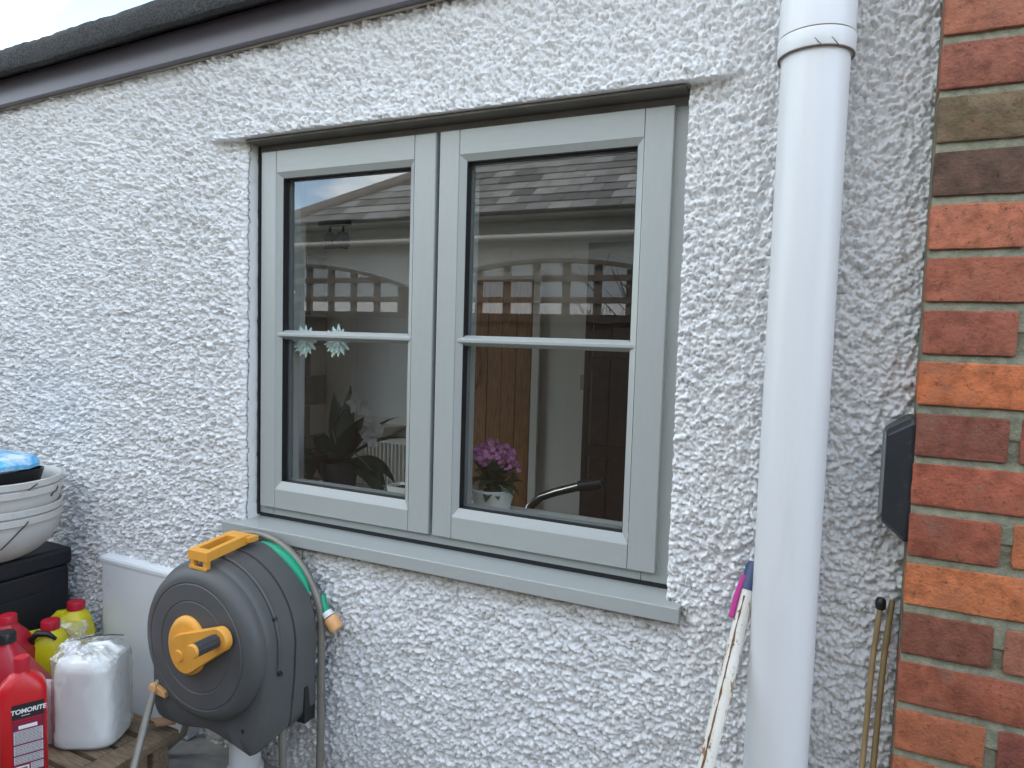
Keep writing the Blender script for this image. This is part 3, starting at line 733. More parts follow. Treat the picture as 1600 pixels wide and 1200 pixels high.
b = loft([(WB, .026, .026, 9), (WB+.042, .032, .032, 9), (WB+.042, .028, .028, 9), (WB+.030, .027, .027, 9)], 24); b.xf(lambda p: p+Vector((-.985, .19, 0))); b.obj('pot', M['pot'], sp_, smooth=30)
b = MB(); b.lathe([(.0255, .034), (.012, .040), (0, .041)], (-.985, .19, WB), n=12); b.obj('soil', M['soil'], sp_)
# two paper flowers hung in the left pane
for px, lab in ((476, 'mint green paper flower inside the glass at the left edge of the left pane'), (527, 'pale mint paper flower inside the glass near the middle of the left pane')):
    f = at(px, 533, .086); t = thing('paper_flower', lab, 'ornament', (f.x, f.y, f.z), 'paper flowers inside the window')
    for ringi, (n_, L_, w_, e_) in enumerate(((13, .040, .018, .15), (11, .033, .017, .55), (7, .022, .014, 1.0))):
        for k in range(n_):
            a = 2*math.pi*(k+.4*ringi)/n_; m_ = MB()
            leafmesh(m_, f, Vector((math.cos(a)*math.cos(e_), -math.sin(e_)*.35, math.sin(a)*math.cos(e_))), L_*ro.uniform(.9, 1.1), w_, .0, Vector((0, 1, 0)), 4, .4)
            m_.obj('petal', M['mint'], t)

# ------------------------------------------------------------------ behind the photographer: what the panes reflect
def mir(x, yv, z): return Vector((x, 2*.0635-yv, z))
fc = thing('lattice_fence', 'brown board fence with arched lattice top reflected in the panes', 'fence', (-1.42, 2*.0635-2.2, GZ))
FY = 2.2
brd = None
for pc in (-4.93, -3.175, -1.42, .335, 2.09):
    w = 1.64; ztop = .085
    for i in range(14):
        x0 = pc-w/2+w/14*i
        if brd is None:
            m_ = MB(); m_.box(0, w/14-.004, 0, .016, 0, ztop-GZ-.005); brd = m_.obj('board', M['fence'], fc, local=True); o = brd
        else:
            o = brd.copy(); COL.objects.link(o)
        o.location = Vector((x0, 2*.0635-FY-.016-(.006 if i % 2 else 0), GZ+.004))-fc.location
    m_ = MB(); m_.box(pc-w/2, pc+w/2, 2*.0635-FY-.03, 2*.0635-FY+.015, ztop, ztop+.04); m_.obj('rail', M['fence'], fc)
    m_ = MB(); m_.box(pc+w/2+.01, pc+w/2+.10, 2*.0635-FY-.05, 2*.0635-FY+.04, GZ+.002, .27); m_.obj('post', M['fence'], fc)
    arch = lambda x: .275+.135*(1-((x-pc)/(w/2))**2)
    for i in range(10):
        x = pc-w/2+.03+(w-.06)/9*i
        m_ = MB(); m_.box(x-.022, x+.022, 2*.0635-FY-.012, 2*.0635-FY, ztop+.0405, arch(x)-.012); m_.obj('lattice_slat', M['lattice'], fc)
    for z in (.20, .315):
        dx = w/2 if z < .275 else w/2*math.sqrt(max(0, 1-(z-.275)/.135))
        m_ = MB(); m_.box(pc-dx, pc+dx, 2*.0635-FY+.0005, 2*.0635-FY+.011, z-.016, z+.016); m_.obj('lattice_slat', M['lattice'], fc)
    pts = [(pc-w/2+w*i/24) for i in range(25)]
    m_ = MB(); m_.rings([[(x, 2*.0635-FY+yy, arch(x)+zz) for yy, zz in ((-.02, -.010), (.018, -.010), (.018, .012), (-.02, .012))] for x in pts]); m_.obj('arch_rail', M['lattice'], fc)
oh = thing('opposite_house', 'white house with grey slate roof reflected in the panes', 'house', (-3, 2*.0635-6.2, GZ))
WY = 6.2
b = MB(); b.box(-7.0, 9, 2*.0635-14, 2*.0635-WY-.30, GZ, 1.22); b.obj('wall', M['opp_wall'], oh)
b = MB(); b.box(-1.6, 1.2, 2*.0635-WY-.299, 2*.0635-4.6, GZ, .62); b.obj('porch', M['opp_wall'], oh)
b = MB(); b.box(-7.2, 9.2, 2*.0635-WY-.30, 2*.0635-WY, 1.135, 1.20); b.obj('soffit', M['gutter'], oh)
b = MB(); b.box(-7.2, 9.2, 2*.0635-WY+.001, 2*.0635-WY+.025, 1.10, 1.36); b.obj('fascia_board', M['gutdark'], oh)
b = MB(); gp = [(.06*math.cos(a), .06*math.sin(a)) for a in [math.pi+math.pi*i/10 for i in range(11)]]+[(.052*math.cos(a), .052*math.sin(a)) for a in [2*math.pi-math.pi*i/10 for i in range(11)]]
b.rings([[(x, 2*.0635-WY+.09+p, 1.40+q_) for p, q_ in gp] for x in (-7.2, 9.2)]); b.obj('gutter', M['gutdark'], oh, smooth=40)
b = MB(); b.tube([(-7.2, 2*.0635-WY+.09, 1.155), (9.2, 2*.0635-WY+.09, 1.155)], .035, 10); b.obj('white_trim', M['trim'], oh, smooth=60)
# slated slope with a hip at its left end
pit = math.radians(37); cp, spn = math.cos(pit), math.sin(pit)
E0 = Vector((-7.2, WY-.06, 1.44))
def onroof(u, s, lift=0): return mir(E0.x+u, E0.y+s*cp-lift*spn, E0.z+s*spn+lift*cp)
hipk = 1.35     # along-eave run per metre up the slope
b = MB(); b.add([onroof(0, 0), onroof(16.4, 0), onroof(16.4, 4.6), onroof(hipk*4.6, 4.6)], [(3, 2, 1, 0)])
b.add([onroof(0, 0), onroof(hipk*4.6, 4.6), mir(E0.x+hipk*4.6, E0.y+4.6*cp+6, E0.z+4.6*spn), mir(E0.x, E0.y+10, E0.z)], [(3, 2, 1, 0)])
b.obj('roof', M['felt'], oh)
rs = random.Random(9)
sm_ = []
for k in range(4):
    m_ = MB(); w_, l_ = .278, .34
    a = [onroof(0, 0, .004)-onroof(0, 0), ]
    base = onroof(0, 0)
    vs = []
    for lift0, lift1 in ((.016, .004), (.034, .011)):
        vs += [onroof(0, 0, lift0)-base, onroof(w_+rs.uniform(-.004, .004), rs.uniform(-.006, .006), lift0)-base, onroof(w_, l_, lift1)-base, onroof(0, l_, lift1)-base]
    m_.add(vs, [(3, 2, 1, 0), (4, 5, 6, 7), (0, 1, 5, 4), (1, 2, 6, 5), (2, 3, 7, 6), (3, 0, 4, 7)])
    me_ = bpy.data.meshes.new('slate'); me_.from_pydata(m_.v, [], m_.f); me_.materials.append(M['slate']); sm_.append(me_)
cnt = 0
for r_ in range(13):
    s_ = r_*.20
    u = hipk*s_+.03+(.145 if r_ % 2 else 0)
    while u < 6.9 and cnt < 298:
        o = bpy.data.objects.new('slate', sm_[rs.randrange(4)]); COL.objects.link(o); o.parent = oh
        o.location = onroof(u, s_, rs.uniform(0, .003))-oh.location
        g_ = rs.uniform(.07, .26); o.color = (g_, g_*rs.uniform(.97, 1.02), g_*rs.uniform(.94, 1.06), 1)
        u += .29; cnt += 1
b = MB()
for r_ in range(13):
    s_ = r_*.20; u = hipk*s_+.03+(.145 if r_ % 2 else 0)
    while u < 16:
        if u >= 6.85:
            vs = [onroof(u, s_, .012), onroof(u+.285, s_, .012), onroof(u+.285, s_+.34, .004), onroof(u, s_+.34, .004)]
            b.add(vs, [(3, 2, 1, 0)])
        u += .29
sx = b.obj('slate_field', M['slate'], oh); sx['kind'] = 'stuff'; sx.color = (.14, .14, .145, 1)
b = MB(); b.tube([onroof(-.05, -.03, .02), onroof(hipk*4.6, 4.6, .02)], .10, 10); b.obj('hip_tile', M['slate'], oh, smooth=60).color = (.12, .10, .085, 1)
# bare shrub between the fence and the house
bs = thing('bare_shrub', 'bare twiggy shrub behind the lattice, reflected in the right pane', 'shrub', tuple(mir(-1.25, 3.2, GZ)))
m_ = MB(); rsx = random.Random(21)
def branch(p, d, L_, r_, k):
    q_ = p+d*L_; mid = p+d*L_*.5+Vector((rsx.uniform(-1, 1), rsx.uniform(-1, 1), rsx.uniform(-1, 1)))*L_*.06
    m_.tube([p, mid, q_], [r_, r_*.85, r_*.65], 5)
    if k == 0: return
    for i in range(3 if k > 1 else 4):
        nd = (d+Vector((rsx.uniform(-.8, .8), rsx.uniform(-.8, .8), rsx.uniform(-.35, .6)))).normalized()
        branch(p+d*L_*rsx.uniform(.45, 1), nd, L_*rsx.uniform(.55, .8), r_*.62, k-1)
for i in range(4): branch(mir(-1.25+.1*i, 3.2, GZ), Vector((rsx.uniform(-.5, .4), rsx.uniform(-.2, .2), 1)).normalized(), .95, .016, 4)
m_.obj('branches', M['bark'], bs)

# ------------------------------------------------------------------ hose reel
RX, RZ = -1.232, -.692
hr = thing('hose_reel', 'large grey hose reel with orange crank standing below the window', 'hose reel', (RX, -.14, -1.095))
def outline(y, k=1.0, n=120):
    """front-view outline of the housing at depth y: a disc with boxy lower corners and a foot at the right"""
    t = (y+.205)/.135                       # 0 at the front, 1 at the back
    R = .178+.016*min(1, max(0, t))
    corner = (-1.084+.044*t, -.925+.062*t)
    poly = [(RX-R*.99, RZ+.0), (-1.408-.008*t, -.74), (-1.404-.006*t, -.880), (-1.392, -.904), (-1.372, -.910), (-1.305, -.912), (-1.235, -.898), (-1.205, -.900), (corner[0]-.012, corner[1]), (corner[0], corner[1]+.012), (RX+R*.985, -.765), (RX+R, RZ)]
    out = []
    c0 = Vector((RX, RZ))
    for i in range(n):
        a = 2*math.pi*i/n; d = Vector((math.cos(a), math.sin(a))); best = R
        if d.y < .02:
            for (ax, az), (bx, bz) in zip(poly[:-1], poly[1:]):
                p = Vector((ax, az))-c0; e = Vector((bx, bz))-Vector((ax, az)); den = d.x*e.y-d.y*e.x
                if abs(den) < 1e-9: continue
                s_ = (p.x*e.y-p.y*e.x)/den; u_ = (p.x*d.y-p.y*d.x)/den
                if s_ > 0 and -1e-6 <= u_ <= 1+1e-6: best = max(best, s_)
        best *= k
        out.append((RX+d.x*best, y, RZ+d.y*best))
    return out
def shr(y, d):      # outline shrunk by a distance
    o = outline(y); r = []
    for p in o:
        v = Vector((p[0]-RX, p[2]-RZ)); l = v.length; v *= (l-d)/l; r.append((RX+v.x, y, RZ+v.y))
    return r
b = MB()
b.rings([shr(-.2065, .05), shr(-.2065, .010), shr(-.2035, .004), shr(-.198, .0005), outline(-.19), outline(-.16), shr(-.1305, .0), shr(-.130, .0035), shr(-.127, .0035), shr(-.1265, -.002), shr(-.10, -.003), shr(-.072, -.002), shr(-.064, .004), shr(-.062, .012)])
b.obj('housing', M['reel'], hr, smooth=35)
# raised rib that runs over the drum behind the front cover
b = MB(); rb_ = []
for i in range(41):
    a = math.radians(118-150*i/40); r_ = .184
    rb_.append((RX+r_*math.cos(a), -.172+.0, RZ+r_*math.sin(a)))
b.tube(rb_, .0042, 8); b.obj('moulded_rib', M['reel'], hr, smooth=60)
# front cover: domed disc with concentric grooves
cp_ = [(.0, -.0335), (.030, -.0335), (.0985, -.0330), (.1000, -.0318), (.1012, -.0318), (.1026, -.0330), (.1365, -.0310), (.1378, -.0292), (.1396, -.0288), (.1412, -.0300), (.150, -.0290), (.160, -.0240), (.1675, -.0160), (.1715, -.006), (.172, .004)]
b = MB(); b.lathe(cp_[1:], (RX+.004, -.2065, RZ), 'y', 96); 
b.lathe([(.0301, -.0336), (.0, -.0336)], (RX+.004, -.2065, RZ), 'y', 96)
fcv = b.obj('front_cover', M['reel'], hr, smooth=28)
FYc = -.2065-.0335
# crank: egg shaped plate, arm and grip
CX, CZ = -1.236, -.700
b = MB(); eg = []
for i in range(48):
    a = 2*math.pi*i/48; r_ = .060+.012*math.cos(a-math.radians(128)); eg.append((CX+r_*.92*math.cos(a), CZ+r_*1.08*math.sin(a)))
def egr(s, y): return [(CX+(x-CX)*s, y, CZ+(z-CZ)*s) for x, z in eg]
b.rings([egr(1, FYc+.004), egr(1.0, FYc-.004), egr(.95, FYc-.009), egr(.80, FYc-.012)]); crank = b.obj('crank', M['orange'], hr, smooth=45)
A0, A1 = Vector((-1.235, -.700)), Vector((-1.132, -.648))
ad_ = (A1-A0).normalized(); an_ = Vector((-ad_.y, ad_.x)); arm = []
for i in range(13):
    a = math.pi/2+math.pi*i/12; p = A0+ad_*.043*math.cos(a)+an_*.043*math.sin(a); arm.append((p.x, p.y))
for i in range(13):
    a = -math.pi/2+math.pi*i/12; p = A1+ad_*.026*math.cos(a)+an_*.026*math.sin(a); arm.append((p.x, p.y))
mid_ = (A0+A1)/2
def armr(s, y): return [(mid_.x+(x-mid_.x)*s, y, mid_.y+(z-mid_.y)*s) for x, z in arm]
b = MB(); b.rings([armr(1, FYc-.006), armr(1, FYc-.018), armr(.96, FYc-.022)]); b.obj('crank_arm', M['orange'], crank, smooth=40)
b = MB(); b.lathe([(.0, -.0275), (.0115, -.0275), (.013, -.0262), (.0135, -.02)], (-1.246, FYc+.002, -.706), 'y', 28); b.obj('hub_button', M['orange'], crank, smooth=40)
gr = MB(); ng = 36
def gring(r_, y, fl=True): return [(A1.x-.004+(r_+(.0012 if (k % 4 < 2 and fl) else 0))*math.cos(2*math.pi*k/ng), y, A1.y+(r_+(.0012 if (k % 4 < 2 and fl) else 0))*math.sin(2*math.pi*k/ng)) for k in range(ng)]
gr.rings([gring(.0125, FYc-.020), gring(.0135, FYc-.024), gring(.0135, FYc-.076)]); gr.obj('grip', M['grip'], crank, smooth=30)
b = MB(); b.lathe([(.0148, -.0765), (.0150, -.0800), (.013, -.083), (.0, -.0835)], (A1.x-.004, FYc, A1.y), 'y', 28); b.obj('grip_cap', M['orange'], crank, smooth=40)
# carrying handle on the crown
b = MB(); hx0, hx1, hy0, hy1 = -1.262, -1.204, -.226, -.108; hz = RZ+.186
def sl(y): return hz+.012*(y-hy0)/(hy1-hy0)-.0
o_ = [(hx0, hy0), (hx1, hy0), (hx1, hy1), (hx0, hy1)]; i_ = [(hx0+.014, hy0+.018), (hx1-.014, hy0+.018), (hx1-.014, hy1-.022), (hx0+.014, hy1-.022)]
vs = []
for dz in (.022, .0): vs += [(x, y, sl(y)+dz) for x, y in o_]+[(x, y, sl(y)+dz) for x, y in i_]
fs = []
for i in range(4):
    j = (i+1) % 4; fs += [(i, j, 4+j, 4+i), (8+i, 12+i, 12+j, 8+j), (i, 8+i, 8+j, j), (4+i, 4+j, 12+j, 12+i)]
b.add(vs, fs)
b.box(hx0+.004, hx0+.016, hy0+.003, hy0+.014, hz-.018, hz); b.box(hx1-.016, hx1-.004, hy0+.003, hy0+.014, hz-.018, hz); b.box(hx0+.002, hx1-.002, hy0+.0005, hy0+.003, hz-.020, hz-.012)
b.box(hx0-.010, hx1+.014, hy1-.012, hy1+.016, sl(hy1)+.006, sl(hy1)+.018)
b.obj('carry_handle', M['orange'], hr, bevel=.0025)
# turn latch at the lower left corner
b = MB(); b.lathe([(.012, -.004), (.0125, -.014), (.010, -.017), (0, -.0175)], (-1.388, -.2045, -.835), 'y', 20, cap0=True)
b.rings([[(-1.388+.010*sx, y, -.835+.012*sx*.3) for sx in (0,)]*0+[(-1.390, y, -.824), (-1.352, y, -.838), (-1.350, y, -.850), (-1.388, y, -.847)] for y in (-.205, -.216)])
b.obj('latch', M['peach'], hr, smooth=40, bevel=.0015)
for px, py, Yh in ((432, 967, -.172), (438, 1053, -.172)):
    p = at(px, py, Yh)
    sgn = Vector((p.x-RX, p.z-RZ)).normalized()
    c_ = Vector((RX+sgn.x*.1860, Yh, RZ+sgn.y*.1860)) if py < 1040 else Vector((RX+.1880, Yh, p.z))
    b = MB(); b.tube([c_-Vector((sgn.x, 0, sgn.y))*.006, c_+Vector((sgn.x, 0, sgn.y))*.0018], .0052, 10); b.obj('screw_hole', M['rubber'], hr)
b = MB(); b.lathe([(.0045, -.002), (0, -.002)], (-1.118, -.2055, -.868), 'y', 10); b.obj('screw_hole', M['rubber'], hr)
# hose guide: dark slot at the bottom rear of the side
b = MB(); b.box(-1.095, -1.042, -.10, -.066, -.885, -.80); b.obj('hose_outlet', M['rubber'], hr)
# tubular stand: hoop behind the drum and two front legs
hp = [(-1.515, -.108, -1.094), (-1.45, -.085, -1.03), (-1.425, -.068, -.91), (-1.428, -.054, -.76)]
for i in range(1, 24):
    a = math.radians(180-180*i/24); hp.append((RX+.0+.198*math.cos(a)*1.0-.0, -.054, RZ+.006+.198*math.sin(a)))
hp += [(-1.035, -.054, -.75), (-1.034, -.055, -.92), (-1.036, -.058, -1.093)]
b = MB(); b.tube(hp, .0088, 12); b.obj('tube_hoop', M['steel'], hr, smooth=60)
b = MB(); qa, qb = at(241, 1075, -.212), at(209, 1200, -.30); b.tube([qa+(qa-qb)*.1+Vector((.012, .02, .02)), qa, qb, qb+(qb-qa)*((GZ-qb.z)/(qb.z-qa.z))], .0085, 12); b.obj('leg', M['steel'], hr, smooth=60)
b = MB(); b.tube([(-1.075, -.135, -.86), (-1.072, -.135, -1.0), (-1.07, -.136, -1.094)], .0085, 12); b.obj('leg', M['steel'], hr, smooth=60)
# green hose wound behind the housing, and its end fitting
b = MB(); ga = [(RX+.004+.190*math.cos(math.radians(84-54*i/30)), -.0660, RZ+.190*math.sin(math.radians(84-54*i/30))) for i in range(31)]
b.tube(ga, [.002+.0115*math.sin(math.pi*(.04+.94*i/30))**.7 for i in range(31)], 12); b.obj('hose', M['green'], hr, smooth=60)
he = [(-1.046, -.040, -.608), (-1.039, -.044, -.624), (-1.024, -.048, -.644)]
b = MB(); b.tube(he, .0085, 12); b.obj('hose_end', M['green'], hr, smooth=60)
b = MB(); b.tube([(-1.026, -.048, -.641), (-1.017, -.049, -.650)], [.0125, .0125], 14); b.obj('collar', M['meter'], hr, smooth=40)
b = MB(); b.tube([(-1.0155, -.049, -.6515), (-1.0135, -.049, -.6535), (-.996, -.050, -.672), (-.993, -.050, -.675)], [.0135, .0165, .0165, .013], 14); b.obj('hose_connector', M['peach'], hr, smooth=40)
# waste pipe stub rising from the plinth under the reel
wp = thing('waste_pipe', 'short white waste pipe on the concrete ledge under the hose reel', 'pipe', (-1.245, -.085, -1.095))
b = MB(); b.lathe([(.036, -1.094), (.036, -.955), (.033, -.952)], (-1.238, -.085, 0), n=32, cap1=True); b.obj('pipe', M['pvc'], wp, smooth=40)
b = MB(); b.lathe([(.0362, -1.085), (.042, -1.083), (.042, -1.052), (.0362, -1.050)], (-1.238, -.085, 0), n=32); b.obj('collar', M['pvc'], wp, smooth=30)
b = MB(); b.tube([(-1.262, -.115, -1.078), (-1.285, -.135, -1.082), (-1.30, -.148, -1.092)], [.026, .026, .024], 16); b.obj('elbow', M['pvc'], wp, smooth=60)

# ------------------------------------------------------------------ meter box
mb_ = thing('meter_box', 'white plastic meter box on the wall left of the hose reel', 'meter box', (-1.64, -.03, -1.09))
b = MB(); b.box(-1.842, -1.500, -.032, .012, -1.092, -.653); b.obj('door_panel', M['meter'], mb_, bevel=.004)
b = MB(); b.rings([[(x, y, z) for y, z in ((-.0345, -.664), (-.0345, -.655), (-.032, -.649), (.012, -.645), (.012, -.652), (-.0315, -.6525), (-.0325, -.664))] for x in (-1.847, -1.495)]); b.obj('hood', M['meter'], mb_, bevel=.002)

# ------------------------------------------------------------------ storage box and bowls
sb = thing('storage_box', 'black plastic garden storage box carrying the stacked white bowls', 'storage box', (-2.4, -.30, GZ))
BZ = -.636
b = MB(); b.box(-2.85, -1.965, -.52, -.045, GZ+.002, BZ-.052); b.obj('body', M['box'], sb, bevel=.008)
b = MB(); b.box(-2.86, -1.955, -.53, -.040, BZ-.050, BZ); b.obj('lid', M['box'], sb, bevel=.010)
b = MB(); b.box(-1.9648, -1.960, -.46, -.10, GZ+.15, BZ-.11); b.obj('end_panel', M['box'], sb, bevel=.004)
bowlc = (-2.012, -.225)
def bowl(zb, label, ties):
    t = thing('bowl', label, 'bowl', (bowlc[0], bowlc[1], zb), 'white bowls stacked on the storage box')
    R = .166; H = .118; prof = []
    for i in range(15):
        a = math.pi/2*i/14; prof.append((R*math.sin(a)**.9*.965 if i else .0, H*(1-math.cos(a))))
    prof += [(R*.97, H+.001), (R, H+.003), (R, H+.018), (R-.003, H+.020), (R-.006, H+.017)]
    for i in range(12):
        a = math.pi/2*(1-i/11); prof.append(((R-.008)*math.sin(a)**.9*.96, .004+H*(1-math.cos(a))))
    b = MB(); b.lathe([(r_, zb+h) for r_, h in prof], (bowlc[0], bowlc[1], 0), n=72); bo = b.obj('shell', M['bowl'], t, smooth=40)
    for ang, dn in ties:
        pts = []
        for i in range(7):
            q_ = i/6; h = H+.012-q_*dn; aa = ang-q_*.35*(1 if dn > .04 else .4)
            hh = min(max((H-h)/H, 0), 1); rr_ = R*(.97*math.sqrt(max(0, 1-hh**2))**.9)+.002 if h < H else R+.002
            pts.append((bowlc[0]+rr_*math.cos(aa), bowlc[1]+rr_*math.sin(aa), zb+h))
        b = MB(); b.tube(pts, .0017, 6); b.obj('tie_wire', M['wire'], t)
    return t
bowl(BZ-.001, 'bottom white bowl of the stack on the black storage box', [(.02, .066)])
bowl(BZ+.021, 'second bowl from the bottom of the white stack', [])
bowl(BZ+.070, 'third bowl from the bottom of the white stack', [(.62, .022)])
bowl(BZ+.092, 'top white bowl of the stack, holding a black tray', [(.17, .012)])
zt = BZ+.205
b = loft([(zt-.01, .105, .095, 6), (zt+.044, .120, .105, 6), (zt+.044, .116, .101, 6), (zt+.01, .103, .093, 6)], 32); b.xf(lambda p: p+Vector((bowlc[0]-.005, bowlc[1]-.01, 0)))
tag(b.obj('plastic_tray', M['black'], smooth=35), 'black plastic tray sitting in the top bowl', 'tray')
rg = random.Random(2)
b = loft([(zt+.044, .105, .090, 3), (zt+.050, .120, .105, 3), (zt+.062, .122, .105, 3), (zt+.076, .112, .095, 3), (zt+.083, .055, .05, 3)], 48)
b.xf(lambda p: p+Vector((bowlc[0]+rg.uniform(-.003, .003), bowlc[1]-.01+rg.uniform(-.0015, .0015), rg.uniform(-.0012, .0012)+.003*math.sin(p.x*60)*math.cos(p.y*50))))
M['bluebag'] = mat('blue_plastic_bag', (.12, .45, .78), .22, var=(16, .3), dirt=[(11, .48, .62, (.62, .74, .80))], sss=.1)
tag(b.obj('plastic_bag', M['bluebag'], smooth=25), 'crumpled pale blue plastic bag on top of the black tray', 'bag')

# ------------------------------------------------------------------ slatted table and what stands on it
TZ = -.967
tb = thing('slatted_table', 'weathered low wooden slatted table by the hose reel', 'table', (-1.7, -.38, GZ))
TX1, TY1, TX0, TY0 = -1.385, -.150, -2.05, -.62
y = TY0+.003; sl_ = None
while y < TY1-.09:
    if sl_ is None:
        b = MB(); b.box(TX0, TX1-.062, y, y+.040, TZ-.018, TZ-.001); sl_ = b.obj('slat', M['wood'], tb, bevel=.003); y00 = y
    else:
        c = sl_.copy(); COL.objects.link(c); c.location.y += y-y00
    y += .051
b = MB(); b.box(TX1-.060, TX1, TY0, TY1, TZ-.020, TZ); b.obj('end_board', M['wood'], tb, bevel=.003)
b = MB(); b.box(TX0, TX1-.061, TY1-.055, TY1, TZ-.020, TZ); b.obj('back_board', M['wood'], tb, bevel=.003)
for x, y in ((TX1-.055, TY1-.06), (TX1-.055, TY0+.01), (TX0+.02, TY1-.06), (TX0+.02, TY0+.01)):
    b = MB(); b.box(x, x+.042, y, y+.042, GZ+.001, TZ-.0205); b.obj('leg', M['wood'], tb, bevel=.003)
b = MB(); b.box(TX1-.050, TX1-.028, TY0+.055, TY1-.063, TZ-.075, TZ-.0215); b.obj('apron', M['wood'], tb, bevel=.002)

def place(o, x, y, rz=0, z=TZ+.0005):
    o.location = (x, y, z); o.rotation_euler = (0, 0, rz)
def cap(name, r_, h, z, m_, par, cx=0, n=24, ribs=True):
    mm = MB(); ring = lambda q_, zz: [(cx+(q_-(.0008 if (k % 2 and ribs) else 0))*math.cos(2*math.pi*k/(2*n)), (q_-(.0008 if (k % 2 and ribs) else 0))*math.sin(2*math.pi*k/(2*n)), zz) for k in range(2*n)]
    mm.rings([ring(r_, z), ring(r_, z+h*.85), ring(r_*.93, z+h), ring(r_*.7, z+h)]); return mm.obj(name, m_, par, smooth=40, local=True)
# red plant feed bottle with printed label
tf = thing('feed_bottle', 'bright red plant feed bottle with black and white label at the front', 'bottle')
w_, d_ = .0475, .030
b = loft([(0, w_*.90, d_*.88, 5), (.006, w_, d_, 5), (.195, w_, d_, 5), (.208, w_*.97, d_*.97, 4.5), (.221, w_*.84, d_*.88, 3.6), (.231, w_*.62, d_*.75, 2.8), (.237, .024, .020, 2.2), (.240, .0165, .0165, 2), (.243, .0155, .0155, 2)], 48)
b.obj('body', M['red'], tf, smooth=50, local=True)
cap('neck_cap', .0165, .030, .243, M['redcap'], tf)
def flat(x0, x1, z0, z1, m_, name, k, par):
    mm = MB(); mm.box(x0, x1, -d_-.0006-.0003*k, -d_-.0002-.0003*k+.0001, z0, z1); return mm.obj(name, m_, par, local=True)
lb = flat(-.022, .0395, .014, .178, M['label_wine'], 'label', 0, tf)
flat(-.0225, .0400, .148, .1795, M['label_black'], 'title_band', 1, lb)
tcu = bpy.data.curves.new('lettering', 'FONT'); tcu.body = 'TOMORITE'; tcu.size = .0138; tcu.extrude = .0001; tcu.offset = .0004; tcu.align_x = 'CENTER'; tcu.space_character = .98; tcu.shear = .12
tcu.materials.append(M['label_white'])
tmp = bpy.data.objects.new('lettering_curve', tcu); COL.objects.link(tmp); lme = bpy.data.meshes.new_from_object(tmp.evaluated_get(bpy.context.evaluated_depsgraph_get())); bpy.data.objects.remove(tmp)
to = bpy.data.objects.new('lettering', lme); COL.objects.link(to); to.parent = lb; to.rotation_euler = (math.pi/2, 0, 0); to.location = (.0095, -d_-.0014, .1595)
flat(-.004, .012, .1530, .1548, M['label_grey'], 'small_print', 2, lb)
flat(-.018, .036, .1435, .1450, M['redcap'], 'stripe', 2, lb); flat(-.018, .036, .1380, .1392, M['redcap'], 'stripe', 2, lb)
flat(-.010, .026, .1245, .1325, M['label_white'], 'white_panel', 1, lb)
def printed(x0, x1, z0, z1, nl):
    p_ = flat(x0, x1, z0, z1, M['label_grey'], 'text_panel', 1, lb)
    mm = MB(); rr_ = random.Random(int(z0*1e4))
    for i in range(nl):
        z = z1-.0022-(z1-z0-.004)*i/max(1, nl-1); xa = x0+.002; 
        while xa < x1-.005:
            l_ = rr_.uniform(.003, .009); xb = min(x1-.002, xa+l_); mm.box(xa, xb, -d_-.0013, -d_-.0009, z-.0004, z+.0004); xa = xb+.0011
    mm.obj('small_print', M['label_black'], lb, local=True)
printed(-.0195, .0365, .092, .1210, 9); printed(-.0195, .0365, .068, .0885, 6); printed(-.0195, .0365, .0475, .0645, 5)
flat(-.0195, .009, .018, .042, M['label_white'], 'white_panel', 1, lb); flat(-.0165, .006, .021, .039, mat('bar_panel', (.16, .18, .2), .5), 'dark_panel', 2, lb)
printed(.012, .0365, .028, .044, 4)
tf.scale = (.90, .90, .97); place(tf, -1.518, -.425, math.radians(63))
# tall red bottle with a black cap behind it
r2 = thing('red_bottle', 'tall red bottle with sloping shoulders and a black cap', 'bottle')
b = loft([(0, .078, .052, 5), (.006, .083, .056, 5), (.120, .083, .056, 5), (.140, .080, .054, 4), (.170, .062, .046, 3), (.210, .036, .032, 2.6), (.234, .0225, .0215, 2.2), (.241, .0185, .0185, 2), (.244, .018, .018, 2)], 40); b.obj('body', M['darkred'], r2, smooth=50, local=True)
cap('screw_cap', .0205, .022, .244, M['black'], r2); place(r2, -1.668, -.375, math.radians(45))
r3 = thing('red_bottle', 'red bottle with red cap half hidden at the left edge', 'bottle')
b = loft([(0, .052, .042, 5), (.006, .056, .046, 5), (.15, .056, .046, 5), (.195, .038, .034, 3), (.218, .020, .020, 2), (.222, .018, .018, 2)], 40); b.obj('body', M['darkred'], r3, smooth=50, local=True)
cap('screw_cap', .0200, .020, .222, M['redcap'], r3); place(r3, -1.825, -.285, math.radians(25))
# two yellow handled bottles with red caps
def yellow(label):
    t = thing('yellow_bottle', label, 'bottle', group='yellow bottles with red caps')
    b = loft([(0, .050, .036, 4.5), (.006, .054, .040, 4.5), (.120, .054, .040, 4.5), (.145, .050, .038, 3.6), (.172, .034, .030, 2.6, .012), (.182, .021, .021, 2, .016), (.186, .019, .019, 2, .016)], 40); b.obj('body', M['yellow'], t, smooth=50, local=True)
    b = MB(); b.tube([(-.002, 0, .174), (-.030, 0, .170), (-.052, 0, .148), (-.057, 0, .118), (-.050, 0, .092)], [.012, .0115, .011, .0105, .012], 12); b.obj('handle', M['yellow'], t, smooth=60, local=True)
    cap('screw_cap', .0215, .022, .186, M['redcap'], t, cx=.016); return t
y1 = yellow('yellow bottle with a red cap nearest the red bottles'); b = MB(); b.tube([(-.012, -.028, .150), (-.010, -.040, .176), (.004, -.040, .190), (.026, -.036, .186), (.042, -.030, .170)], [.005, .008, .009, .007, .004], 10); b.obj('trigger', M['black'], y1, smooth=60, local=True)
place(y1, -1.800, -.215, math.radians(35))
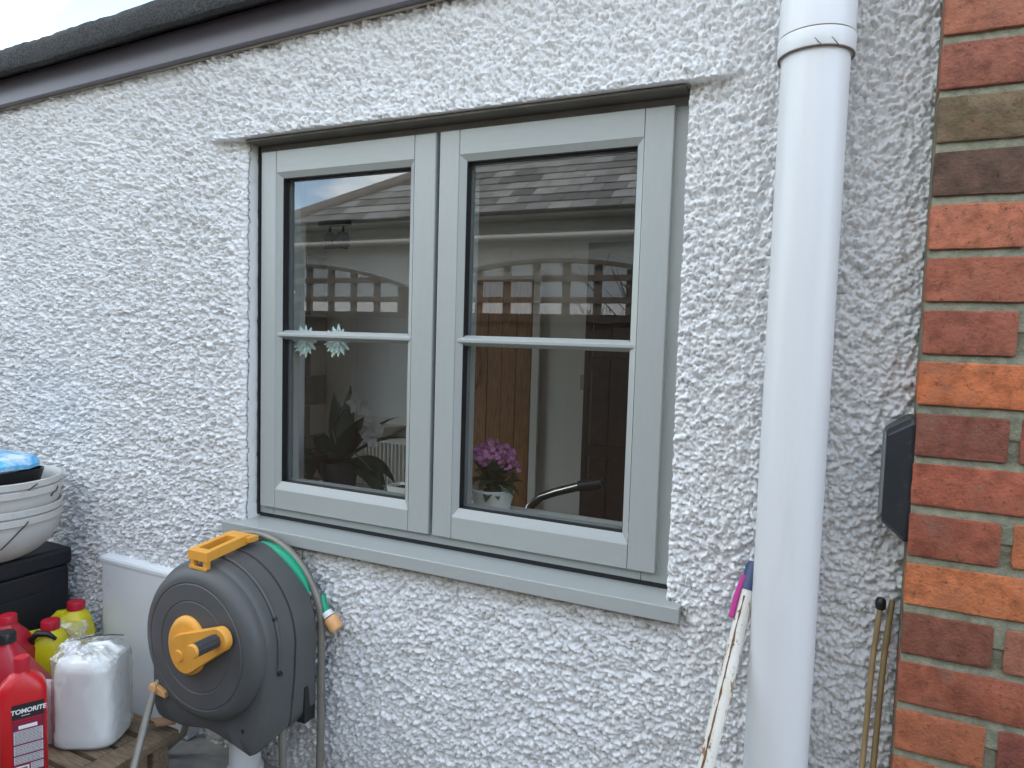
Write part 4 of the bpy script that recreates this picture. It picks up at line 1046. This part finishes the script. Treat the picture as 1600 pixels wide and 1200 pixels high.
y2 = yellow('yellow bottle with a red cap against the white meter box'); place(y2, -1.868, -.105, math.radians(25))
# slim white plastic tube beside the jerrycan
b = MB(); b.rings([sup_ring(.016, .006, 0, 4, 16), sup_ring(.014, .006, .11, 4, 16), sup_ring(.018, .004, .145, 4, 16), sup_ring(.018, .001, .150, 4, 16)])
o = b.obj('plant_marker', M['pot'], smooth=40); tag(o, 'slim white plastic marker between red bottle and jerrycan', 'marker'); place(o, -1.60, -.325, .4)
# milky jerrycan in a clear bag
jc = thing('jerrycan', 'milky white square jerrycan wrapped in a clear plastic bag', 'jerrycan')
b = loft([(0, .064, .056, 3.6), (.006, .070, .062, 3.6), (.030, .071, .063, 3.6), (.034, .0685, .0605, 3.6), (.176, .0685, .0605, 3.6), (.190, .066, .058, 3.6), (.199, .060, .048, 4), (.203, .04, .03, 3)], 48); b.obj('body', M['jerry'], jc, smooth=40, local=True)
b = MB(); b.tube([(-.02, -.012, .204), (.0, -.012, .222), (.04, -.008, .226), (.062, -.004, .205)], .009, 10); b.obj('handle', M['jerry'], jc, smooth=60, local=True)
cap('screw_cap', .018, .020, .203, M['label_white'], jc, cx=-.045)
place(jc, -1.535, -.262, math.radians(28), TZ+.001)
pb = thing('clear_bag', 'clear crumpled plastic bag around the jerrycan with its neck tied', 'bag')
rg = random.Random(8)
secs = [(.001, .068, .060, 3.6), (.012, .074, .066, 3.6), (.05, .0735, .0655, 3.6), (.10, .074, .066, 3.6), (.15, .0735, .0655, 3.6), (.185, .074, .066, 3.5), (.205, .074, .060, 3.5), (.222, .052, .045, 3, -.010), (.232, .030, .024, 2, -.028), (.240, .013, .011, 2, -.034), (.252, .018, .014, 2, -.036), (.266, .030, .016, 2, -.040), (.280, .026, .008, 2, -.044)]
# resample for crumples
S2 = []
for a_, c_ in zip(secs[:-1], secs[1:]):
    for i in range(4):
        t = i/4; A_ = list(a_)+[0]*(6-len(a_)); C_ = list(c_)+[0]*(6-len(c_)); S2.append(tuple(A_[k]*(1-t)+C_[k]*t for k in range(6)))
rr_ = []
for s_ in S2:
    ring = sup_ring(s_[1], s_[2], s_[0], s_[3], 72, s_[4], s_[5]); 
    rr_.append([(p[0], p[1], p[2]) for p in ring])
b = MB(); b.rings(rr_, False, False)
ph_ = [rg.uniform(0, 6.28) for _ in range(8)]
def crumple(p):
    a = math.atan2(p.y, p.x); k = .6*(.0016*math.sin(9*a+ph_[0]+p.z*55)+.0014*math.sin(17*a-p.z*90+ph_[1])+.0012*math.sin(31*a+p.z*140+ph_[2])+.0010*math.sin(5*a-p.z*200+ph_[3]))
    amp = 1.0+1.6*max(0, (p.z-.17)/.06)
    return Vector((p.x*(1+14*k*amp*.8), p.y*(1+14*k*amp*.8), p.z+.8*k*amp+rg.uniform(-.0006, .0006)))
b.xf(crumple); b.obj('film', M['film'], pb, smooth=22, local=True)
b = MB(); b.tube([(-.03, -.010, .236), (.0, -.004, .243), (.04, .004, .2435), (.066, .012, .239)], .0014, 6); b.obj('cable_tie', M['black'], pb, local=True)
place(pb, -1.535, -.262, math.radians(28), TZ+.0008)
# curled scrap of packaging behind the jerrycan
b = MB(); b.rings([[( -1.44+.02*math.cos(a)+.015*i, -.185+.015*i, TZ+.014+.012*math.sin(a)) for a in [0, .5, 1, 1.6, 2.2, 2.8, 3.4]] for i in range(3)], False, False, closed=False)
o = b.obj('curled_card', mat('brown_card', (.33, .20, .11), .8), smooth=60); sd = o.modifiers.new('solid', 'SOLIDIFY'); sd.thickness = .0015
tag(o, 'curled scrap of brown card on the table behind the jerrycan', 'card')

# ------------------------------------------------------------------ rusty pole and bamboo canes at the downpipe
def leaning(p_top, p_low, z):
    d = p_low-p_top; return p_top+d*((z-p_top.z)/d.z)
T0 = at(1160, 960, -.075); L0 = at(1102, 1200, -.165)
pole = thing('rusty_pole', 'rusty white painted metal pole leaning against the downpipe', 'pole', tuple(leaning(T0, L0, GZ)))
Pt = leaning(T0, L0, -.405); Pb = leaning(T0, L0, GZ+.002)
ax = (Pt-Pb).normalized()
b = MB(); n_ = 30; b.tube([Pb+(Pt-Pb)*i/n_ for i in range(n_+1)], .0125, 20); b.obj('tube', M['rustpole'], pole, smooth=60)
sd_ = Vector((-.62, -.78, 0)).normalized(); sd_ = (sd_-ax*sd_.dot(ax)).normalized()
toC = (Vector((0, -CAMD, 0))-Pt); toC = (toC-ax*toC.dot(ax)).normalized(); rightv = ax.cross(toC).normalized()
rs_ = random.Random(6); pts = []
lnd = (toC*.93-rightv*.36).normalized() if rightv.x > 0 else (toC*.93+rightv*.36).normalized()
for i in range(60):
    t = i/59; p = Pt+(Pb-Pt)*(.02+.75*t); dd_ = (lnd+Vector((rs_.uniform(-.06, .06), 0, 0))).normalized(); dd_ = (dd_-ax*dd_.dot(ax)).normalized(); pts.append(p+dd_*.0123)
b = MB(); b.tube(pts, [rs_.uniform(.0008, .0024) for _ in pts], 5); b.obj('rust_seam', M['rust'], pole)
b = MB(); b.tube([Pt-ax*.012, Pt+ax*.028, Pt+ax*.036], [.0138, .0135, .010], 18); b.obj('end_cap', M['blue'], pole, smooth=50)
b = MB(); q0 = Pt-ax*.055+lnd*.006-rightv*.0*1
lf = -rightv if rightv.x > 0 else rightv
c0_, c1_ = Pt-ax*.060+lf*.0165, Pt+ax*.006+lf*.0125
for off in (0.0,):
    fr_ = [(c0_+lf*.0045, .0), (c1_+lf*.004, .0)]
    v_ = toC*.010
    ring0 = lambda c: [c-lf*.0045+v_, c+lf*.0045+v_, c+lf*.0045-v_, c-lf*.0045-v_]
    b.rings([ring0(c0_-ax*.004), ring0(c0_), ring0((c0_+c1_)/2+lf*.0015), ring0(c1_), ring0(c1_+ax*.004)])
b.obj('peg_clip', M['pink'], pole, bevel=.002)
def cane(lab, top, low, r_, nodes, capped):
    t = thing('bamboo_cane', lab, 'cane', tuple(leaning(top, low, GZ)), 'bamboo canes leaning beside the brickwork')
    B_ = leaning(top, low, GZ+.002); d = (top-B_); Ln = d.length
    ps, rs2 = [], []
    for i in range(121):
        s_ = i/120; z = s_*Ln; rr = r_*(1.15-.15*s_)
        for nd in nodes:
            q_ = (Ln-z-nd)/.004; rr += r_*.32*math.exp(-q_*q_)
        ps.append(B_+d*s_+Vector((.0015*math.sin(s_*19), 0, 0))); rs2.append(rr)
    b = MB(); b.tube(ps, rs2, 12); b.obj('stem', M['cane'], t, smooth=60)
    if capped:
        b = MB(); b.lathe([(0, .011), (.005, .0105), (.0078, .006), (.0082, 0), (.0074, -.007), (.005, -.009)], tuple(top), n=18); b.obj('cane_cap', M['black'], t, smooth=50)
    return t
cane('bamboo cane with a round black cap on its top', at(1376, 944, -.030), at(1345, 1200, -.075), .0042, (.145, .40, .66), True)
cane('bare topped bamboo cane closest to the brick wall', at(1394, 938, -.022), at(1362, 1200, -.060), .0046, (.060, .29, .55), False)

# evergreen shrub beyond the corner of the opposite house
es = thing('evergreen_shrub', 'dark evergreen shrub past the house corner, reflected at the left edge of the glass', 'shrub', tuple(mir(-8.4, 8.0, GZ)))
rv = random.Random(33); m_ = MB()
for i in range(4000):
    a = rv.uniform(0, 6.283); h = rv.random(); q_ = math.sqrt(rv.random())
    R_e = 1.05*(1-.55*h)*(1+.18*math.sin(3*a+5*h))
    c_ = mir(-8.4, 8.0, 0)+Vector((R_e*q_*math.cos(a), R_e*q_*math.sin(a), GZ+.25+2.75*h))
    d_ = Vector((rv.uniform(-1, 1), rv.uniform(-1, 1), rv.uniform(-.3, 1))).normalized(); n_e = d_.orthogonal().normalized()*rv.uniform(.035, .06); l_ = rv.uniform(.12, .2)
    m_.add([c_-n_e*.4, c_+d_*l_*.5-n_e, c_+d_*l_, c_+d_*l_*.5+n_e], [(0, 1, 2, 3)])
f_ = m_.obj('foliage', M['leaf2'], es); f_['kind'] = 'stuff'
m_ = MB(); m_.tube([mir(-8.4, 8.0, GZ), mir(-8.42, 8.0, GZ+1.0), mir(-8.38, 8.0, GZ+2.6)], [.06, .045, .012], 8); m_.obj('trunk', M['bark'], es)
